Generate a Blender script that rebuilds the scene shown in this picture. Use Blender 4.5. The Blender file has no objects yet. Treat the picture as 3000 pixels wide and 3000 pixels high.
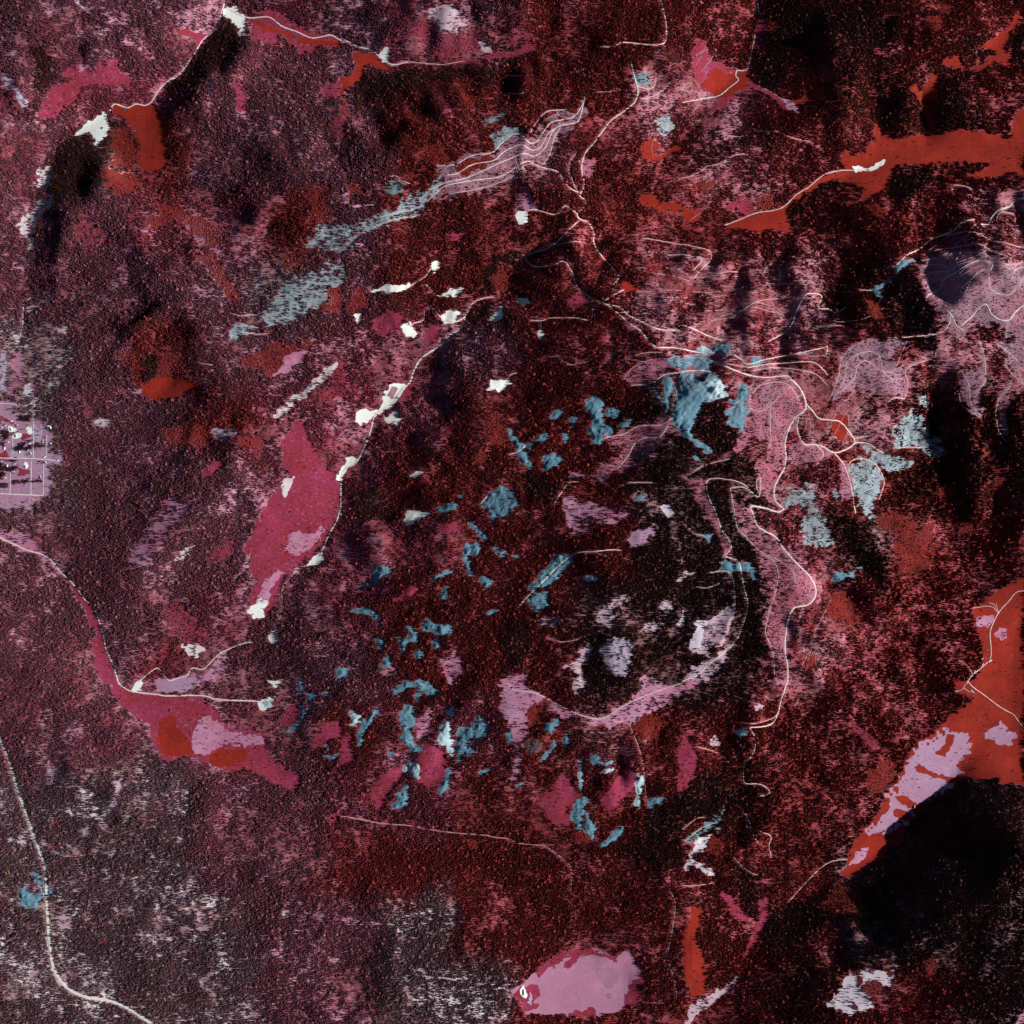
import bpy, math, random
import numpy as np

# ------------------------------------------------------------------ camera, sky, sun, exposure
scene = bpy.context.scene
HC = 11000.0                      # flying height of the survey camera above the valley datum, metres
cam_d = bpy.data.cameras.new('survey_camera')
cam_d.sensor_width = 36.0
cam_d.lens = 18.0 * HC / 4500.0   # the frame covers 9 km of ground at datum level
cam_d.clip_start = 10.0
cam_d.clip_end = 60000.0
cam = bpy.data.objects.new('survey_camera', cam_d)
cam.location = (0, 0, HC)
scene.collection.objects.link(cam)
scene.camera = cam

SUN_EL, SUN_AZ = math.radians(27.0), math.radians(92.0)   # low morning sun, from the right edge
world = bpy.data.worlds.new('World')
scene.world = world
world.use_nodes = True
wn = world.node_tree
sky = wn.nodes.new('ShaderNodeTexSky')
sky.sky_type = 'NISHITA'
sky.sun_disc = False
sky.sun_elevation = SUN_EL
sky.sun_rotation = SUN_AZ
sky.altitude = 2500.0            # thin, dry mountain air: little light from the sky
sky.air_density = 0.45
sky.dust_density = 0.5
wn.nodes['Background'].inputs['Strength'].default_value = 0.05
wn.links.new(sky.outputs['Color'], wn.nodes['Background'].inputs['Color'])
sun_d = bpy.data.lights.new('sun', 'SUN')
sun_d.energy = 5.0
sun_d.angle = math.radians(0.5)
sun_d.color = (1.0, 0.97, 0.93)
sun = bpy.data.objects.new('sun', sun_d)
sun.rotation_euler = (math.pi / 2 - SUN_EL, 0, math.pi - SUN_AZ)
sun.location = (8000, 0, 6000)
scene.collection.objects.link(sun)
vs = scene.view_settings
vs.view_transform = 'Standard'
vs.look = 'None'
vs.exposure = 0.5
vs.gamma = 1.0
vs.use_curve_mapping = False

rng = np.random.default_rng(7)
random.seed(7)
COL = scene.collection

# ------------------------------------------------------------------ numeric helpers
def smooth(a, b, x):
    t = np.clip((x - a) / (b - a), 0, 1)
    return t * t * (3 - 2 * t)

def vnoise(x, y, scale, seed):
    r = np.random.default_rng(seed)
    n = 256
    g = r.random((n, n)).astype(np.float32)
    fx, fy = x / scale + 77.3, y / scale + 41.7
    ix, iy = np.floor(fx).astype(np.int64), np.floor(fy).astype(np.int64)
    tx, ty = (fx - ix).astype(np.float32), (fy - iy).astype(np.float32)
    tx = tx * tx * tx * (tx * (tx * 6 - 15) + 10)
    ty = ty * ty * ty * (ty * (ty * 6 - 15) + 10)
    x0, x1, y0, y1 = ix % n, (ix + 1) % n, iy % n, (iy + 1) % n
    a = g[y0, x0] * (1 - tx) + g[y0, x1] * tx
    b = g[y1, x0] * (1 - tx) + g[y1, x1] * tx
    return (a * (1 - ty) + b * ty) * 2 - 1

def fbm(x, y, scale, seed, octs=4, gain=0.5):
    s, a, t = 0, 1.0, 0
    for o in range(octs):
        ang = 0.7 * o
        xr, yr = x * math.cos(ang) - y * math.sin(ang), x * math.sin(ang) + y * math.cos(ang)
        s = s + a * vnoise(xr, yr, scale / 2 ** o, seed + o * 13)
        t += a
        a *= gain
    return s / t

def sdist(px, py, poly):
    """signed distance to a closed outline, positive inside"""
    d2 = np.full(px.shape, 1e18)
    ins = np.zeros(px.shape, bool)
    n = len(poly)
    for k in range(n):
        ax, ay = poly[k]
        bx, by = poly[(k + 1) % n]
        ex, ey = bx - ax, by - ay
        L = ex * ex + ey * ey + 1e-9
        t = np.clip(((px - ax) * ex + (py - ay) * ey) / L, 0, 1)
        d2 = np.minimum(d2, (px - ax - t * ex) ** 2 + (py - ay - t * ey) ** 2)
        c = ((ay > py) != (by > py)) & (px < ex * (py - ay) / (ey + 1e-12) + ax)
        ins ^= c
    return np.where(ins, 1, -1) * np.sqrt(d2)

# measured photo coordinates -> datum-plane metres (3 m per photograph pixel), before relief correction
FRAMES = {'F': (0, 0, 1.5528), 'S': (1850, 950, .4579), 'C': (1450, 1600, .5495), 'A': (0, 1200, .1035), 'B': (2780, 1880, .1832)}
for i in range(3):
    for j in range(3):
        FRAMES['%d%d' % (i, j)] = (1000 * i, 1000 * j, .5176)

def parse(frame, text):
    ox, oy, k = FRAMES[frame]
    p = np.array([[float(c) for c in q.split(',')] for q in text.split()])
    px = ox + p[:, 0] * k
    py = oy + p[:, 1] * k
    return np.stack([(px - 1500) * 3.0, (1500 - py) * 3.0], 1)

# ------------------------------------------------------------------ land cover, traced area by area
# ground-cover chart (16 x 16): character = type of undergrowth, digit = tree cover in tenths
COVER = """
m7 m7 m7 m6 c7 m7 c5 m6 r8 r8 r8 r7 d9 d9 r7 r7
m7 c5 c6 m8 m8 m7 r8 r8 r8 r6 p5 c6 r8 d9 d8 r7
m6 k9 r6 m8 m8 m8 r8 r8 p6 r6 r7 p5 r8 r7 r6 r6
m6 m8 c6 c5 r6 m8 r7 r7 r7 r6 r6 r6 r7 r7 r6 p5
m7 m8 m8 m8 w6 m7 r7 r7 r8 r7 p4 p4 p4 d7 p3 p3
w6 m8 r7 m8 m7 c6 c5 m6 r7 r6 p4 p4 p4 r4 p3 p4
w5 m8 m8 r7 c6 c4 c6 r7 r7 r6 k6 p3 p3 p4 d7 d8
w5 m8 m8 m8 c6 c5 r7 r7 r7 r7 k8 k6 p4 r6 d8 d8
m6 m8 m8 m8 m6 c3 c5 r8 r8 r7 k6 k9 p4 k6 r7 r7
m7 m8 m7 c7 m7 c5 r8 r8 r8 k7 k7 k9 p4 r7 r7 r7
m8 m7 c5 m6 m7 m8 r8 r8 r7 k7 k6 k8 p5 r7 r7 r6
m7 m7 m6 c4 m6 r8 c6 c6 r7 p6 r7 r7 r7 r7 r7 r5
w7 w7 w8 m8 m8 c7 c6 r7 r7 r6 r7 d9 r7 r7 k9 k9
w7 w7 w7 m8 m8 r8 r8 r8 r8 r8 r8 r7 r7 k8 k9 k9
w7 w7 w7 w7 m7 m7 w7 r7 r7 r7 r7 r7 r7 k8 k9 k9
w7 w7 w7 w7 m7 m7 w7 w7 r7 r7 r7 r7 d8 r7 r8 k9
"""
# class; frame; outline
AREAS = """
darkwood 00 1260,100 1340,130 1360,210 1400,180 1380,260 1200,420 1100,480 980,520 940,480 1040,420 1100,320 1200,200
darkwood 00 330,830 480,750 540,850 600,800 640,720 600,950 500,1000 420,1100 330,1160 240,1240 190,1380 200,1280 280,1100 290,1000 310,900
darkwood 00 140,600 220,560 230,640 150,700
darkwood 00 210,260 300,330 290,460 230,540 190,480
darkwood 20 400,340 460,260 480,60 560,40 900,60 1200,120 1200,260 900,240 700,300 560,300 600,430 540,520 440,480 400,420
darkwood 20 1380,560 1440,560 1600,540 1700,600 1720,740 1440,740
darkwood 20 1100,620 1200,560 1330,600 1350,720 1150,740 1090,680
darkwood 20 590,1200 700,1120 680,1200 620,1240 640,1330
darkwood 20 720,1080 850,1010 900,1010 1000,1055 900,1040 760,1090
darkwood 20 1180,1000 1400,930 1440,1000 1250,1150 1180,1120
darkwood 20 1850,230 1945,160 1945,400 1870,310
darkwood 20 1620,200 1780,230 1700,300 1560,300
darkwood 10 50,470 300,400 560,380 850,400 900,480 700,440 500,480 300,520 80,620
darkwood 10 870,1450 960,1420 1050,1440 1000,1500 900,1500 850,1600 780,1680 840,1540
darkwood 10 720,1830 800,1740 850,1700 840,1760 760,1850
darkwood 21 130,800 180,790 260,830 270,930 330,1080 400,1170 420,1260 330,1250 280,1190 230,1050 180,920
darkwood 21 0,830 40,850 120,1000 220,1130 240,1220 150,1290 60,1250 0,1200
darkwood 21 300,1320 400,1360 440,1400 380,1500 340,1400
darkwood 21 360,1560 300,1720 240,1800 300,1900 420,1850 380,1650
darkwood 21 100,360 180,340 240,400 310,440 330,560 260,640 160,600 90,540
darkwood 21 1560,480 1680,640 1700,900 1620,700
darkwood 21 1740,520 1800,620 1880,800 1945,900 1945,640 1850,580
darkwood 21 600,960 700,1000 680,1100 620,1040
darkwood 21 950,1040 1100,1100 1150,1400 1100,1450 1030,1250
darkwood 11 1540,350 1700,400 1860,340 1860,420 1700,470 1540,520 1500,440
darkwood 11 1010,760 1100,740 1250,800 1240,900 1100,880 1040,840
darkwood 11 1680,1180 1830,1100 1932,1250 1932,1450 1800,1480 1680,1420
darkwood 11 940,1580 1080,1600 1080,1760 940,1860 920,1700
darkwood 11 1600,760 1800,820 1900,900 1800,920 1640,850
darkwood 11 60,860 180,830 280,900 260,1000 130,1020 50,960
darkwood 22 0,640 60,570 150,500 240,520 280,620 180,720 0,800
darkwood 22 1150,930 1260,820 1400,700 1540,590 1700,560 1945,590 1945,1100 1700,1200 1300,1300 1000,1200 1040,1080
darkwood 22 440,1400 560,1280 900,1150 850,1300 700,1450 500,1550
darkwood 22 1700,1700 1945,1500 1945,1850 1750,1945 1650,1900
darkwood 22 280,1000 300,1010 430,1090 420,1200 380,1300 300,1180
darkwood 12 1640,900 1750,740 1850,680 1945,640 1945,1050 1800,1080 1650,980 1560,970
meadow_crimson 00 1395,105 1455,100 1530,55 1600,70 1640,120 1680,150 1760,190 1870,200 1930,225 1930,265 1850,265 1790,250 1770,300 1700,300 1680,255 1640,230 1600,190 1560,200 1555,260 1500,240 1440,215 1430,150
meadow_red 00 1395,110 1480,120 1560,170 1640,190 1760,230 1930,235 1930,255 1790,248 1700,235 1600,190 1480,165
meadow_crimson 00 360,420 400,385 490,405 560,380 660,340 670,400 740,440 720,480 620,460 540,480 470,490 440,560 380,600 330,660 240,690 215,650 260,580 310,490 440,460
meadow_red 00 640,590 790,600 860,600 930,650 960,700 940,780 940,920 900,960 820,975 780,930 800,850 770,740 700,660 640,640
meadow_crimson 00 1335,450 1360,500 1430,545 1395,570 1400,640 1330,640 1340,580 1330,520
meadow_crimson 00 990,180 1050,165 1100,190 1170,195 1130,265 1115,220 1060,195
brush_red 00 870,1150 960,1140 1040,1170 1070,1215 1150,1230 1200,1260 1290,1270 1330,1330 1250,1400 1150,1340 1090,1330 1050,1250 1000,1250 880,1290 830,1370 810,1330 860,1250 960,1210
brush_crimson 00 430,1290 500,1240 600,1290 640,1330 560,1440 500,1420
brush_red 00 600,950 680,960 780,1000 800,1100 690,1110 590,1060
brush_red 00 610,760 690,700 760,770 790,900 740,960 640,930
field_pale 00 415,0 460,0 500,60 480,72
field_grey 00 10,410 60,440 120,510 170,590 130,610 80,530 20,500
brush_crimson 00 0,520 60,530 80,580 20,610 0,600
meadow_crimson 00 1820,490 1932,460 1932,545 1860,560 1810,530
brush_crimson 00 1870,660 1932,640 1932,780 1880,760
brush_crimson 00 1090,785 1110,800 1100,860 1090,960 1065,960 1080,880
field_pale 00 155,1745 200,1710 290,1690 205,1750 160,1785
field_pale 00 300,1815 340,1850 390,1815 370,1885 330,1880
brush_red 00 1740,1700 1830,1640 1932,1600 1932,1760 1800,1770
brush_red 00 1580,1450 1700,1420 1720,1500 1620,1560
brush_red 00 1110,1440 1200,1440 1290,1560 1360,1680 1320,1700 1200,1560
brush_red 00 1760,1080 1860,1060 1890,1180 1850,1280 1760,1240
brush_crimson 10 260,230 300,180 400,160 480,130 580,200 700,180 760,150 790,230 780,290 620,330 560,330 520,290 500,220 400,220 320,250
field_pale 10 500,60 640,10 670,70 710,150 640,180 560,160
brush_crimson 10 265,90 320,55 400,100 390,150 310,130
field_pale 10 785,230 850,280 860,305 790,300
meadow_crimson 10 560,365 700,330 940,300 1110,255 1105,280 940,320 700,355 570,372
brush_crimson 10 930,190 1000,170 1100,200 1080,250 960,260
brush_red 10 460,840 580,830 610,930 540,950 470,900
brush_red 10 700,420 780,440 770,500 710,500
brush_red 10 690,530 780,540 770,590 700,580
brush_red 10 370,980 430,1000 420,1050 350,1040
brush_red 10 40,1040 130,1050 140,1110 50,1110
brush_red 10 330,660 420,620 450,700 350,740
meadow_red 10 70,300 180,290 230,350 290,385 260,400 190,380 130,370 110,450 40,510 0,540 0,440 60,420 100,370
brush_crimson 10 0,540 40,560 30,650 20,760 0,820
field_pink 10 970,1200 1000,1110 1050,1060 1090,1100 1115,1170 1080,1190 1040,1200
meadow_crimson 10 600,1330 650,1305 710,1320 680,1365 610,1360
brush_red 10 860,1560 920,1530 1000,1560 1100,1600 1080,1650 980,1640 880,1640
meadow_crimson 10 1280,1700 1330,1670 1390,1690 1380,1740 1300,1750
meadow_red 10 1590,1610 1640,1595 1690,1630 1670,1655 1600,1650
meadow_red 10 1700,1110 1760,1110 1820,1150 1932,1150 1932,1190 1800,1190 1740,1170 1690,1150
meadow_red 10 1700,840 1760,790 1790,830 1780,890 1870,850 1932,810 1932,832 1800,905 1710,900
meadow_crimson 10 190,1800 260,1760 350,1790 320,1870 240,1900 190,1870
meadow_crimson 10 470,1870 520,1830 560,1860 540,1932 470,1932
brush_red 10 120,1620 200,1700 150,1760 40,1780 30,1700
meadow_red 20 0,1260 60,1280 130,1295 240,1275 330,1235 420,1200 520,1190 580,1170 640,1110 700,1070 760,1020 850,980 920,960 900,900 920,860 960,880 1040,860 1060,810 1110,810 1085,750 1085,690 1110,720 1150,760 1200,780 1280,770 1400,760 1370,620 1330,560 1345,525 1380,620 1400,700 1440,755 1480,755 1600,745 1730,760 1840,790 1880,815 1870,740 1885,640 1960,600 1960,1000 1880,970 1760,1000 1650,1005 1620,990 1720,960 1760,930 1680,915 1590,915 1480,915 1300,925 1210,940 1180,1000 1150,1060 1090,1110 1040,1140 1010,1130 1040,1060 980,1040 900,1010 800,1030 700,1090 620,1150 585,1190 590,1260 640,1330 560,1310 500,1290 420,1320 330,1290 240,1285 100,1305 0,1295
meadow_red 20 1280,500 1320,480 1350,520 1400,440 1430,400 1450,470 1440,550 1380,560 1320,540
meadow_red 20 1940,40 1905,130 1860,180 1835,250 1830,290 1860,320 1850,390 1810,360 1790,330 1700,390 1640,395 1720,350 1780,300 1750,270 1690,265 1740,235 1790,220 1840,150 1890,80
meadow_red 20 1480,350 1520,320 1560,330 1600,390 1530,385
meadow_crimson 20 45,300 80,230 110,220 130,270 170,340 230,375 310,395 370,390 385,310 395,250 420,190 445,110 465,110 450,190 410,260 390,320 385,400 400,450 440,495 520,540 600,570 650,575 640,590 650,640 600,610 540,580 480,530 420,500 340,510 280,560 200,620 130,680 40,750 0,810 0,770 60,720 180,610 250,540 180,540 110,500 70,430 80,400 50,350
meadow_red 20 110,480 180,400 280,420 370,400 390,440 350,490 260,540 180,535
meadow_red 20 600,572 650,572 720,530 800,500 812,515 740,572 640,592
field_pink 20 540,548 600,575 640,590 655,640 600,612
meadow_crimson 20 240,1160 370,1110 400,1150 390,1200 330,1220 300,1180 260,1200
brush_red 20 410,1110 480,1090 540,1140 500,1185 420,1190
meadow_red 20 0,1170 60,1190 110,1200 80,1250 40,1265 0,1230
meadow_red 20 800,1355 830,1322 870,1325 850,1345
brush_red 20 1050,1160 1100,1150 1160,1190 1120,1220 1060,1200
brush_red 20 60,1040 140,1000 190,1050 120,1110
brush_crimson 20 1080,290 1110,260 1160,290 1220,315 1200,335 1120,320
brush_crimson 20 460,230 500,280 490,300 450,270
brush_red 20 490,120 560,140 550,170 480,165
brush_red 20 1380,90 1460,90 1480,180 1400,170
brush_red 20 1460,20 1530,20 1520,80 1460,70
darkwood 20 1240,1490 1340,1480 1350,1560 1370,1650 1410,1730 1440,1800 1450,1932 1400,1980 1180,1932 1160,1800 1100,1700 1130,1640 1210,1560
brush_red 20 1040,1700 1080,1700 1160,1780 1150,1810 1060,1790
brush_red 20 1350,1560 1395,1560 1400,1640 1370,1640
rock 20 1210,1490 1260,1465 1305,1470 1250,1520 1210,1550 1190,1530
rock 20 1065,1640 1130,1600 1190,1550 1180,1590 1120,1650 1140,1690 1100,1680
cut_grey 20 1350,1490 1480,1450 1600,1435 1740,1440 1850,1480 1960,1490 1960,1932 1850,1932 1760,1820 1640,1830 1600,1932 1500,1900 1460,1760 1390,1690 1360,1560
field_grey 01 0,70 40,70 50,200 20,300 0,320
field_pink 01 75,70 130,70 135,200 100,270 50,310 70,200
field_white 01 125,280 150,240 195,225 205,280 180,330 140,325
field_pink 01 175,225 200,195 212,260 195,330 180,350 180,300
field_mauve 01 0,345 90,360 110,430 180,445 290,440 310,520 290,600 340,670 290,690 280,760 310,870 240,900 180,930 190,1000 100,960 0,960
field_grey 01 170,480 240,470 250,560 180,570
field_grey 01 70,600 140,600 130,650 60,650
field_pink 01 0,1060 80,1040 160,1090 210,1160 190,1190 100,1160 0,1110
brush_red 01 630,40 760,20 800,100 900,80 960,60 1060,100 1090,180 1150,230 1120,280 1010,320 880,330 800,260 760,180 690,100
darkwood 01 800,90 870,55 915,85 890,170 850,230 800,180
meadow_red 01 800,270 880,215 980,200 1080,230 1120,260 1010,318 880,328
brush_red 01 1300,100 1500,60 1560,0 1780,0 1770,60 1650,140 1580,200 1500,180 1400,150
field_pink 01 1590,90 1690,60 1775,50 1700,120 1650,160 1590,200 1550,190 1610,140
brush_red 01 900,500 1000,480 1100,450 1190,500 1200,580 1120,610 1060,600 960,560
field_grey 01 1200,510 1340,490 1340,530 1280,560 1220,560
brush_red 01 1350,590 1400,530 1500,530 1500,600 1460,640 1440,590
meadow_crimson 01 1150,740 1220,680 1280,690 1260,720 1170,760
brush_crimson 01 450,290 500,320 550,410 500,420
brush_crimson 01 370,590 410,660 400,690
brush_crimson 01 1870,110 1960,90 1960,300 1800,360 1700,340 1880,250
meadow_crimson 01 1700,430 1640,520 1600,600 1600,700 1640,760 1560,850 1500,940 1450,1040 1380,1180 1420,1240 1410,1310 1460,1350 1420,1440 1410,1520 1500,1560 1560,1460 1600,1370 1640,1290 1760,1220 1840,1150 1870,1060 1920,950 1925,780 1830,700 1760,560
field_pink 01 1610,1170 1650,1090 1750,1080 1830,1060 1800,1140 1720,1190 1650,1210
field_pink 01 1440,1490 1490,1390 1560,1300 1610,1290 1540,1390 1500,1500
sand_speckled 01 1560,420 1660,300 1740,260 1830,170 1900,110 1920,130 1800,260 1700,330 1600,440
sand_speckled 01 1590,860 1600,780 1660,770 1640,840 1610,890
brush_crimson 01 1200,1140 1340,1110 1360,1200 1280,1260 1180,1220
brush_crimson 01 930,1510 1000,1440 1100,1560 1200,1650 1100,1720 1040,1700 960,1600
field_pink 01 980,890 1060,940 1030,1010 960,1080 920,1180 860,1250 730,1280 740,1180 820,1100 880,1000
sand_speckled 01 1030,1720 1120,1700 1160,1750 1120,1800 1060,1770
sand_speckled 01 960,1260 1040,1180 1100,1150 1040,1230
meadow_crimson 01 240,1220 330,1300 380,1330 440,1400 490,1490 540,1520 560,1600 580,1660 600,1750 640,1850 680,1945 600,1945 540,1830 545,1640 490,1520 400,1370 300,1270
field_pink 01 570,1600 610,1560 650,1600 610,1650
field_pink 01 1300,1740 1270,1850 1200,1932 1120,1932 1210,1830 1240,1770
sand_speckled 01 540,460 580,430 640,470 600,490
sand_speckled 01 1490,1540 1420,1500 1480,1450 1520,1480
meadow_crimson 02 640,-10 690,20 740,50 900,75 1070,75 1160,80 1200,130 1250,200 1300,250 1430,280 1500,290 1510,380 1560,440 1650,500 1710,540 1690,590 1640,600 1560,560 1500,510 1400,500 1300,500 1200,480 1130,430 1060,410 1000,430 930,440 880,370 860,270 820,200 730,160 680,100 640,40
field_pink 02 1090,260 1160,180 1260,250 1380,300 1490,310 1490,340 1400,350 1260,350 1180,410 1090,380
meadow_red 02 890,330 910,220 970,180 1000,250 1070,330 1090,400 930,420
meadow_red 02 1170,470 1200,390 1280,370 1400,380 1380,440 1280,480
field_mauve 02 860,-20 1100,-20 1060,60 880,50
field_pale 02 580,790 590,730 640,680 660,600 640,560 710,540 680,600 660,680 620,760
field_pale 02 440,890 480,830 495,750 505,830 525,850 470,890
field_pale 02 330,1350 370,1290 410,1330 400,1380 330,1385
field_pale 02 680,1150 690,1080 712,1075 702,1145
field_pale 02 860,1100 900,1070 920,1040 912,1092 880,1112
field_pale 02 760,1150 778,1100 790,1170
field_pale 02 770,1350 805,1400 830,1440 780,1440
field_pale 02 950,1320 1000,1340 992,1392 960,1345
field_pale 02 1038,1400 1082,1400 1062,1452
field_pale 02 1110,1300 1160,1310 1150,1370 1182,1400 1130,1402
field_pale 02 160,1640 232,1618 212,1670 170,1682
field_pale 02 1598,1280 1642,1288 1644,1332 1602,1332
field_pale 02 1588,1440 1632,1480 1600,1492
field_pink 02 150,1130 222,1170 180,1202
field_pale 02 268,490 314,500 302,552
field_pale 02 225,925 260,870 275,920 240,975
field_pale 02 1055,1180 1070,1130 1082,1180
field_pale 02 320,1680 350,1650 385,1670 370,1710
field_pale 02 480,1680 520,1700 500,1722
field_pale 02 330,1800 352,1830 380,1915 350,1880
meadow_crimson 02 1850,765 1920,740 1922,790 1870,802
brush_red 02 280,770 320,755 345,790 320,825 285,815
brush_red 02 290,560 312,548 318,580 295,585
brush_red 02 570,1460 600,1445 616,1462 592,1480
brush_red 02 285,920 320,890 340,930 310,962
rock 02 180,1080 230,1070 250,1140 200,1140
rock 02 120,1160 160,1170 190,1205 260,1160 310,1170 300,1200 250,1200 190,1290 120,1260
rock 02 1690,-20 1722,30 1700,60 1682,30
rock 02 1728,60 1792,68 1750,112
rock 02 1826,58 1874,58 1850,84
rock 02 1705,130 1752,160 1722,200 1690,250 1630,275 1690,220
rock 02 1838,412 1925,404 1890,442
rock 02 1830,330 1850,300 1850,350 1835,390
meadow_crimson 02 1620,150 1690,120 1690,170 1640,240 1590,230
meadow_crimson 02 1760,330 1850,240 1932,220 1932,300 1840,340 1780,390
lakebed 12 885,1720 970,1740 1030,1700 1090,1640 1180,1570 1260,1520 1350,1530 1400,1510 1480,1510 1560,1550 1620,1500 1640,1560 1690,1640 1710,1690 1700,1750 1650,1830 1590,1850 1500,1870 1390,1900 1350,1890 1250,1870 1060,1880 1010,1830 980,1770
meadow_crimson 12 985,1770 1020,1720 1070,1700 1120,1740 1110,1800 1080,1850 1040,1850 1010,1820
meadow_crimson 12 1630,1720 1690,1660 1712,1690 1700,1750 1650,1830 1600,1840
meadow_crimson 12 1260,1600 1330,1530 1400,1520 1330,1570 1280,1620
field_dusk 12 1440,1620 1500,1600 1560,1620 1570,1680 1530,1730 1490,1720 1450,1680
meadow_crimson 12 1300,1885 1340,1860 1420,1840 1440,1880 1390,1900
meadow_crimson 12 1090,1640 1260,1520 1400,1510 1560,1550 1560,1575 1400,1540 1270,1560 1120,1650
field_dusk 12 1325,1750 1345,1740 1360,1765 1340,1780
field_dusk 12 1500,1765 1525,1758 1535,1785 1508,1792
field_grey 12 1050,1780 1070,1760 1095,1790 1080,1830 1055,1815
meadow_crimson 12 170,700 180,600 240,530 310,490 360,480 350,520 290,560 270,640 230,720
meadow_crimson 12 440,430 480,330 560,370 600,440 590,530 520,600 470,570 410,540 430,480
field_pink 12 430,220 490,160 520,150 510,230 480,300 430,330
meadow_crimson 12 1130,650 1200,620 1240,520 1300,560 1350,620 1320,680 1290,720 1300,790 1240,800 1170,760
meadow_crimson 12 1480,640 1560,540 1640,480 1680,540 1650,620 1560,690 1520,750 1490,700
meadow_crimson 12 0,330 60,300 80,370 80,420 0,470
brush_red 12 110,640 160,630 170,700 120,700
brush_red 12 1050,150 1090,120 1130,150 1120,210 1050,200
brush_red 12 1330,850 1380,830 1430,880 1410,920 1340,900
brush_red 12 730,890 810,900 790,935 740,930
field_pink 12 920,-10 940,60 920,180 960,300 980,420 940,540 970,570 1000,530 1020,400 1040,300 1050,150 1090,70 1000,30 960,-10
rock_dark 12 1040,340 1090,310 1140,340 1130,400 1060,400
rock 12 80,370 100,270 140,180 210,130 220,160 170,240 140,300 120,360
rock 12 340,240 330,180 370,130 400,150 410,220 380,280 450,380 400,390 340,330
rock 12 270,50 370,-10 450,-10 550,40 520,80 470,50 400,30 310,60
rock 12 410,80 460,45 440,112
rock_pale 12 560,250 600,230 630,300 630,400 590,370 540,330
rock 12 650,330 670,250 740,250 780,190 840,230 820,300 740,320 700,360 770,380 740,400 690,400 660,450
rock_pale 12 588,170 632,130 632,192
rock_pale 12 40,240 60,160 110,190 90,250
rock 12 290,700 320,640 370,570 380,620 370,690 330,720
rock_pale 12 360,470 390,450 440,470 430,540 400,540 370,500
rock 12 545,640 560,580 590,540 600,470 617,500 600,590 570,640
rock 12 1155,260 1160,230 1222,210 1190,282
rock 12 1110,455 1190,360 1200,330 1232,330 1200,390 1150,440
rock_pale 12 1336,430 1362,440 1368,620 1346,600
rock 12 1295,740 1310,690 1360,640 1400,650 1370,720 1360,820 1330,830
rock 12 1370,780 1390,740 1440,810 1420,870 1380,840
rock 12 1475,920 1540,850 1590,815 1590,860 1540,900 1490,925
rock_pale 12 1660,570 1680,510 1717,520 1705,600 1690,720 1650,690 1670,660
rock 12 1735,690 1770,640 1832,650 1820,680 1750,702
rock 12 1400,430 1460,400 1480,450 1552,440 1480,472 1430,462
rock 12 768,532 790,490 842,480 852,502 780,534
rock 12 985,582 1042,558 1010,594
rock 12 1250,330 1275,280 1290,330 1270,370
rock 12 930,290 960,280 970,340 940,340
rock_pale 12 1470,510 1520,480 1540,490 1490,520
rock 12 265,400 290,380 300,415 280,425
rock 12 1700,330 1725,325 1720,345
rock 11 1365,320 1440,310 1480,340 1480,400 1480,480 1430,480 1400,400
rock 11 1490,390 1540,370 1582,390 1540,442 1500,420
rock 11 1400,480 1480,500 1520,480 1547,520 1480,540 1460,592 1425,560
rock 11 1180,440 1210,400 1257,395 1230,432
rock 11 1280,430 1310,415 1342,440 1310,482
rock 11 1240,540 1270,520 1302,540 1270,572
rock 11 920,510 950,500 1010,550 1035,590 1050,640 1080,690 1070,720 1020,690 985,640 970,570
rock 11 1050,590 1110,530 1140,515 1182,540 1150,580 1110,570 1060,630
rock 11 1150,680 1170,640 1220,650 1257,670 1220,710 1170,750 1130,740
rock 11 785,920 830,870 870,860 900,825 960,850 985,880 950,910 1000,890 1005,930 960,960 920,1020 880,990 860,1020 820,960
rock 11 520,955 640,905 662,950 600,972
rock 11 658,872 697,862 680,894
rock 11 710,1030 740,1020 800,1070 835,1110 820,1132 760,1080
rock 11 840,1160 890,1170 952,1240 900,1222
rock 11 905,1160 960,1210 1015,1215 980,1225 920,1190
rock 11 670,1200 700,1160 760,1135 792,1160 770,1210 720,1230 740,1290 772,1332 710,1320 700,1260
rock 11 780,1340 830,1330 862,1360 820,1392
rock 11 165,1290 210,1290 240,1270 287,1300 240,1320 210,1370 180,1390 90,1402 90,1383 180,1370 190,1330
rock 11 30,1530 80,1510 170,1510 217,1550 210,1592 180,1560 100,1532
rock 11 450,1600 490,1570 530,1600 610,1590 622,1640 540,1652 470,1640
rock 11 300,1650 340,1690 390,1660 370,1610 432,1640 430,1692 380,1702 345,1772 330,1710
rock 11 200,1690 230,1680 247,1720 220,1742
rock 11 515,1700 540,1690 562,1720 535,1742
rock 11 415,1770 440,1740 472,1770 430,1802
rock 11 220,1840 270,1780 282,1830 250,1852
rock 11 823,1542 850,1513 897,1518 840,1552
rock 11 550,1440 600,1390 607,1440 560,1462
rock 11 520,1340 600,1290 632,1310 550,1330 520,1372
rock 11 1640,900 1700,870 1722,890 1660,922
rock 11 -20,1850 40,1850 30,1892 -20,1900
rock 11 1610,460 1640,440 1640,470 1590,500 1580,470
rock_dark 11 1030,810 1090,860 1080,870 1020,830
rock_summit S 310,310 400,300 410,330 500,310 560,350 600,400 610,450 590,490 520,500 470,490 430,530 410,600 390,680 400,720 480,770 510,800 480,820 420,790 360,730 320,690 260,630 270,560 270,490 310,400
darkwood S 415,345 495,318 480,362 430,372
rock_pale S 480,370 560,355 600,400 608,450 588,488 520,495 480,440
rock S 400,240 420,190 480,190 510,230 510,290 440,305 405,290
rock S 215,230 270,205 340,210 408,200 400,240 340,275 270,270
rock_pale S 410,160 450,140 500,160 560,190 480,180
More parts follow.
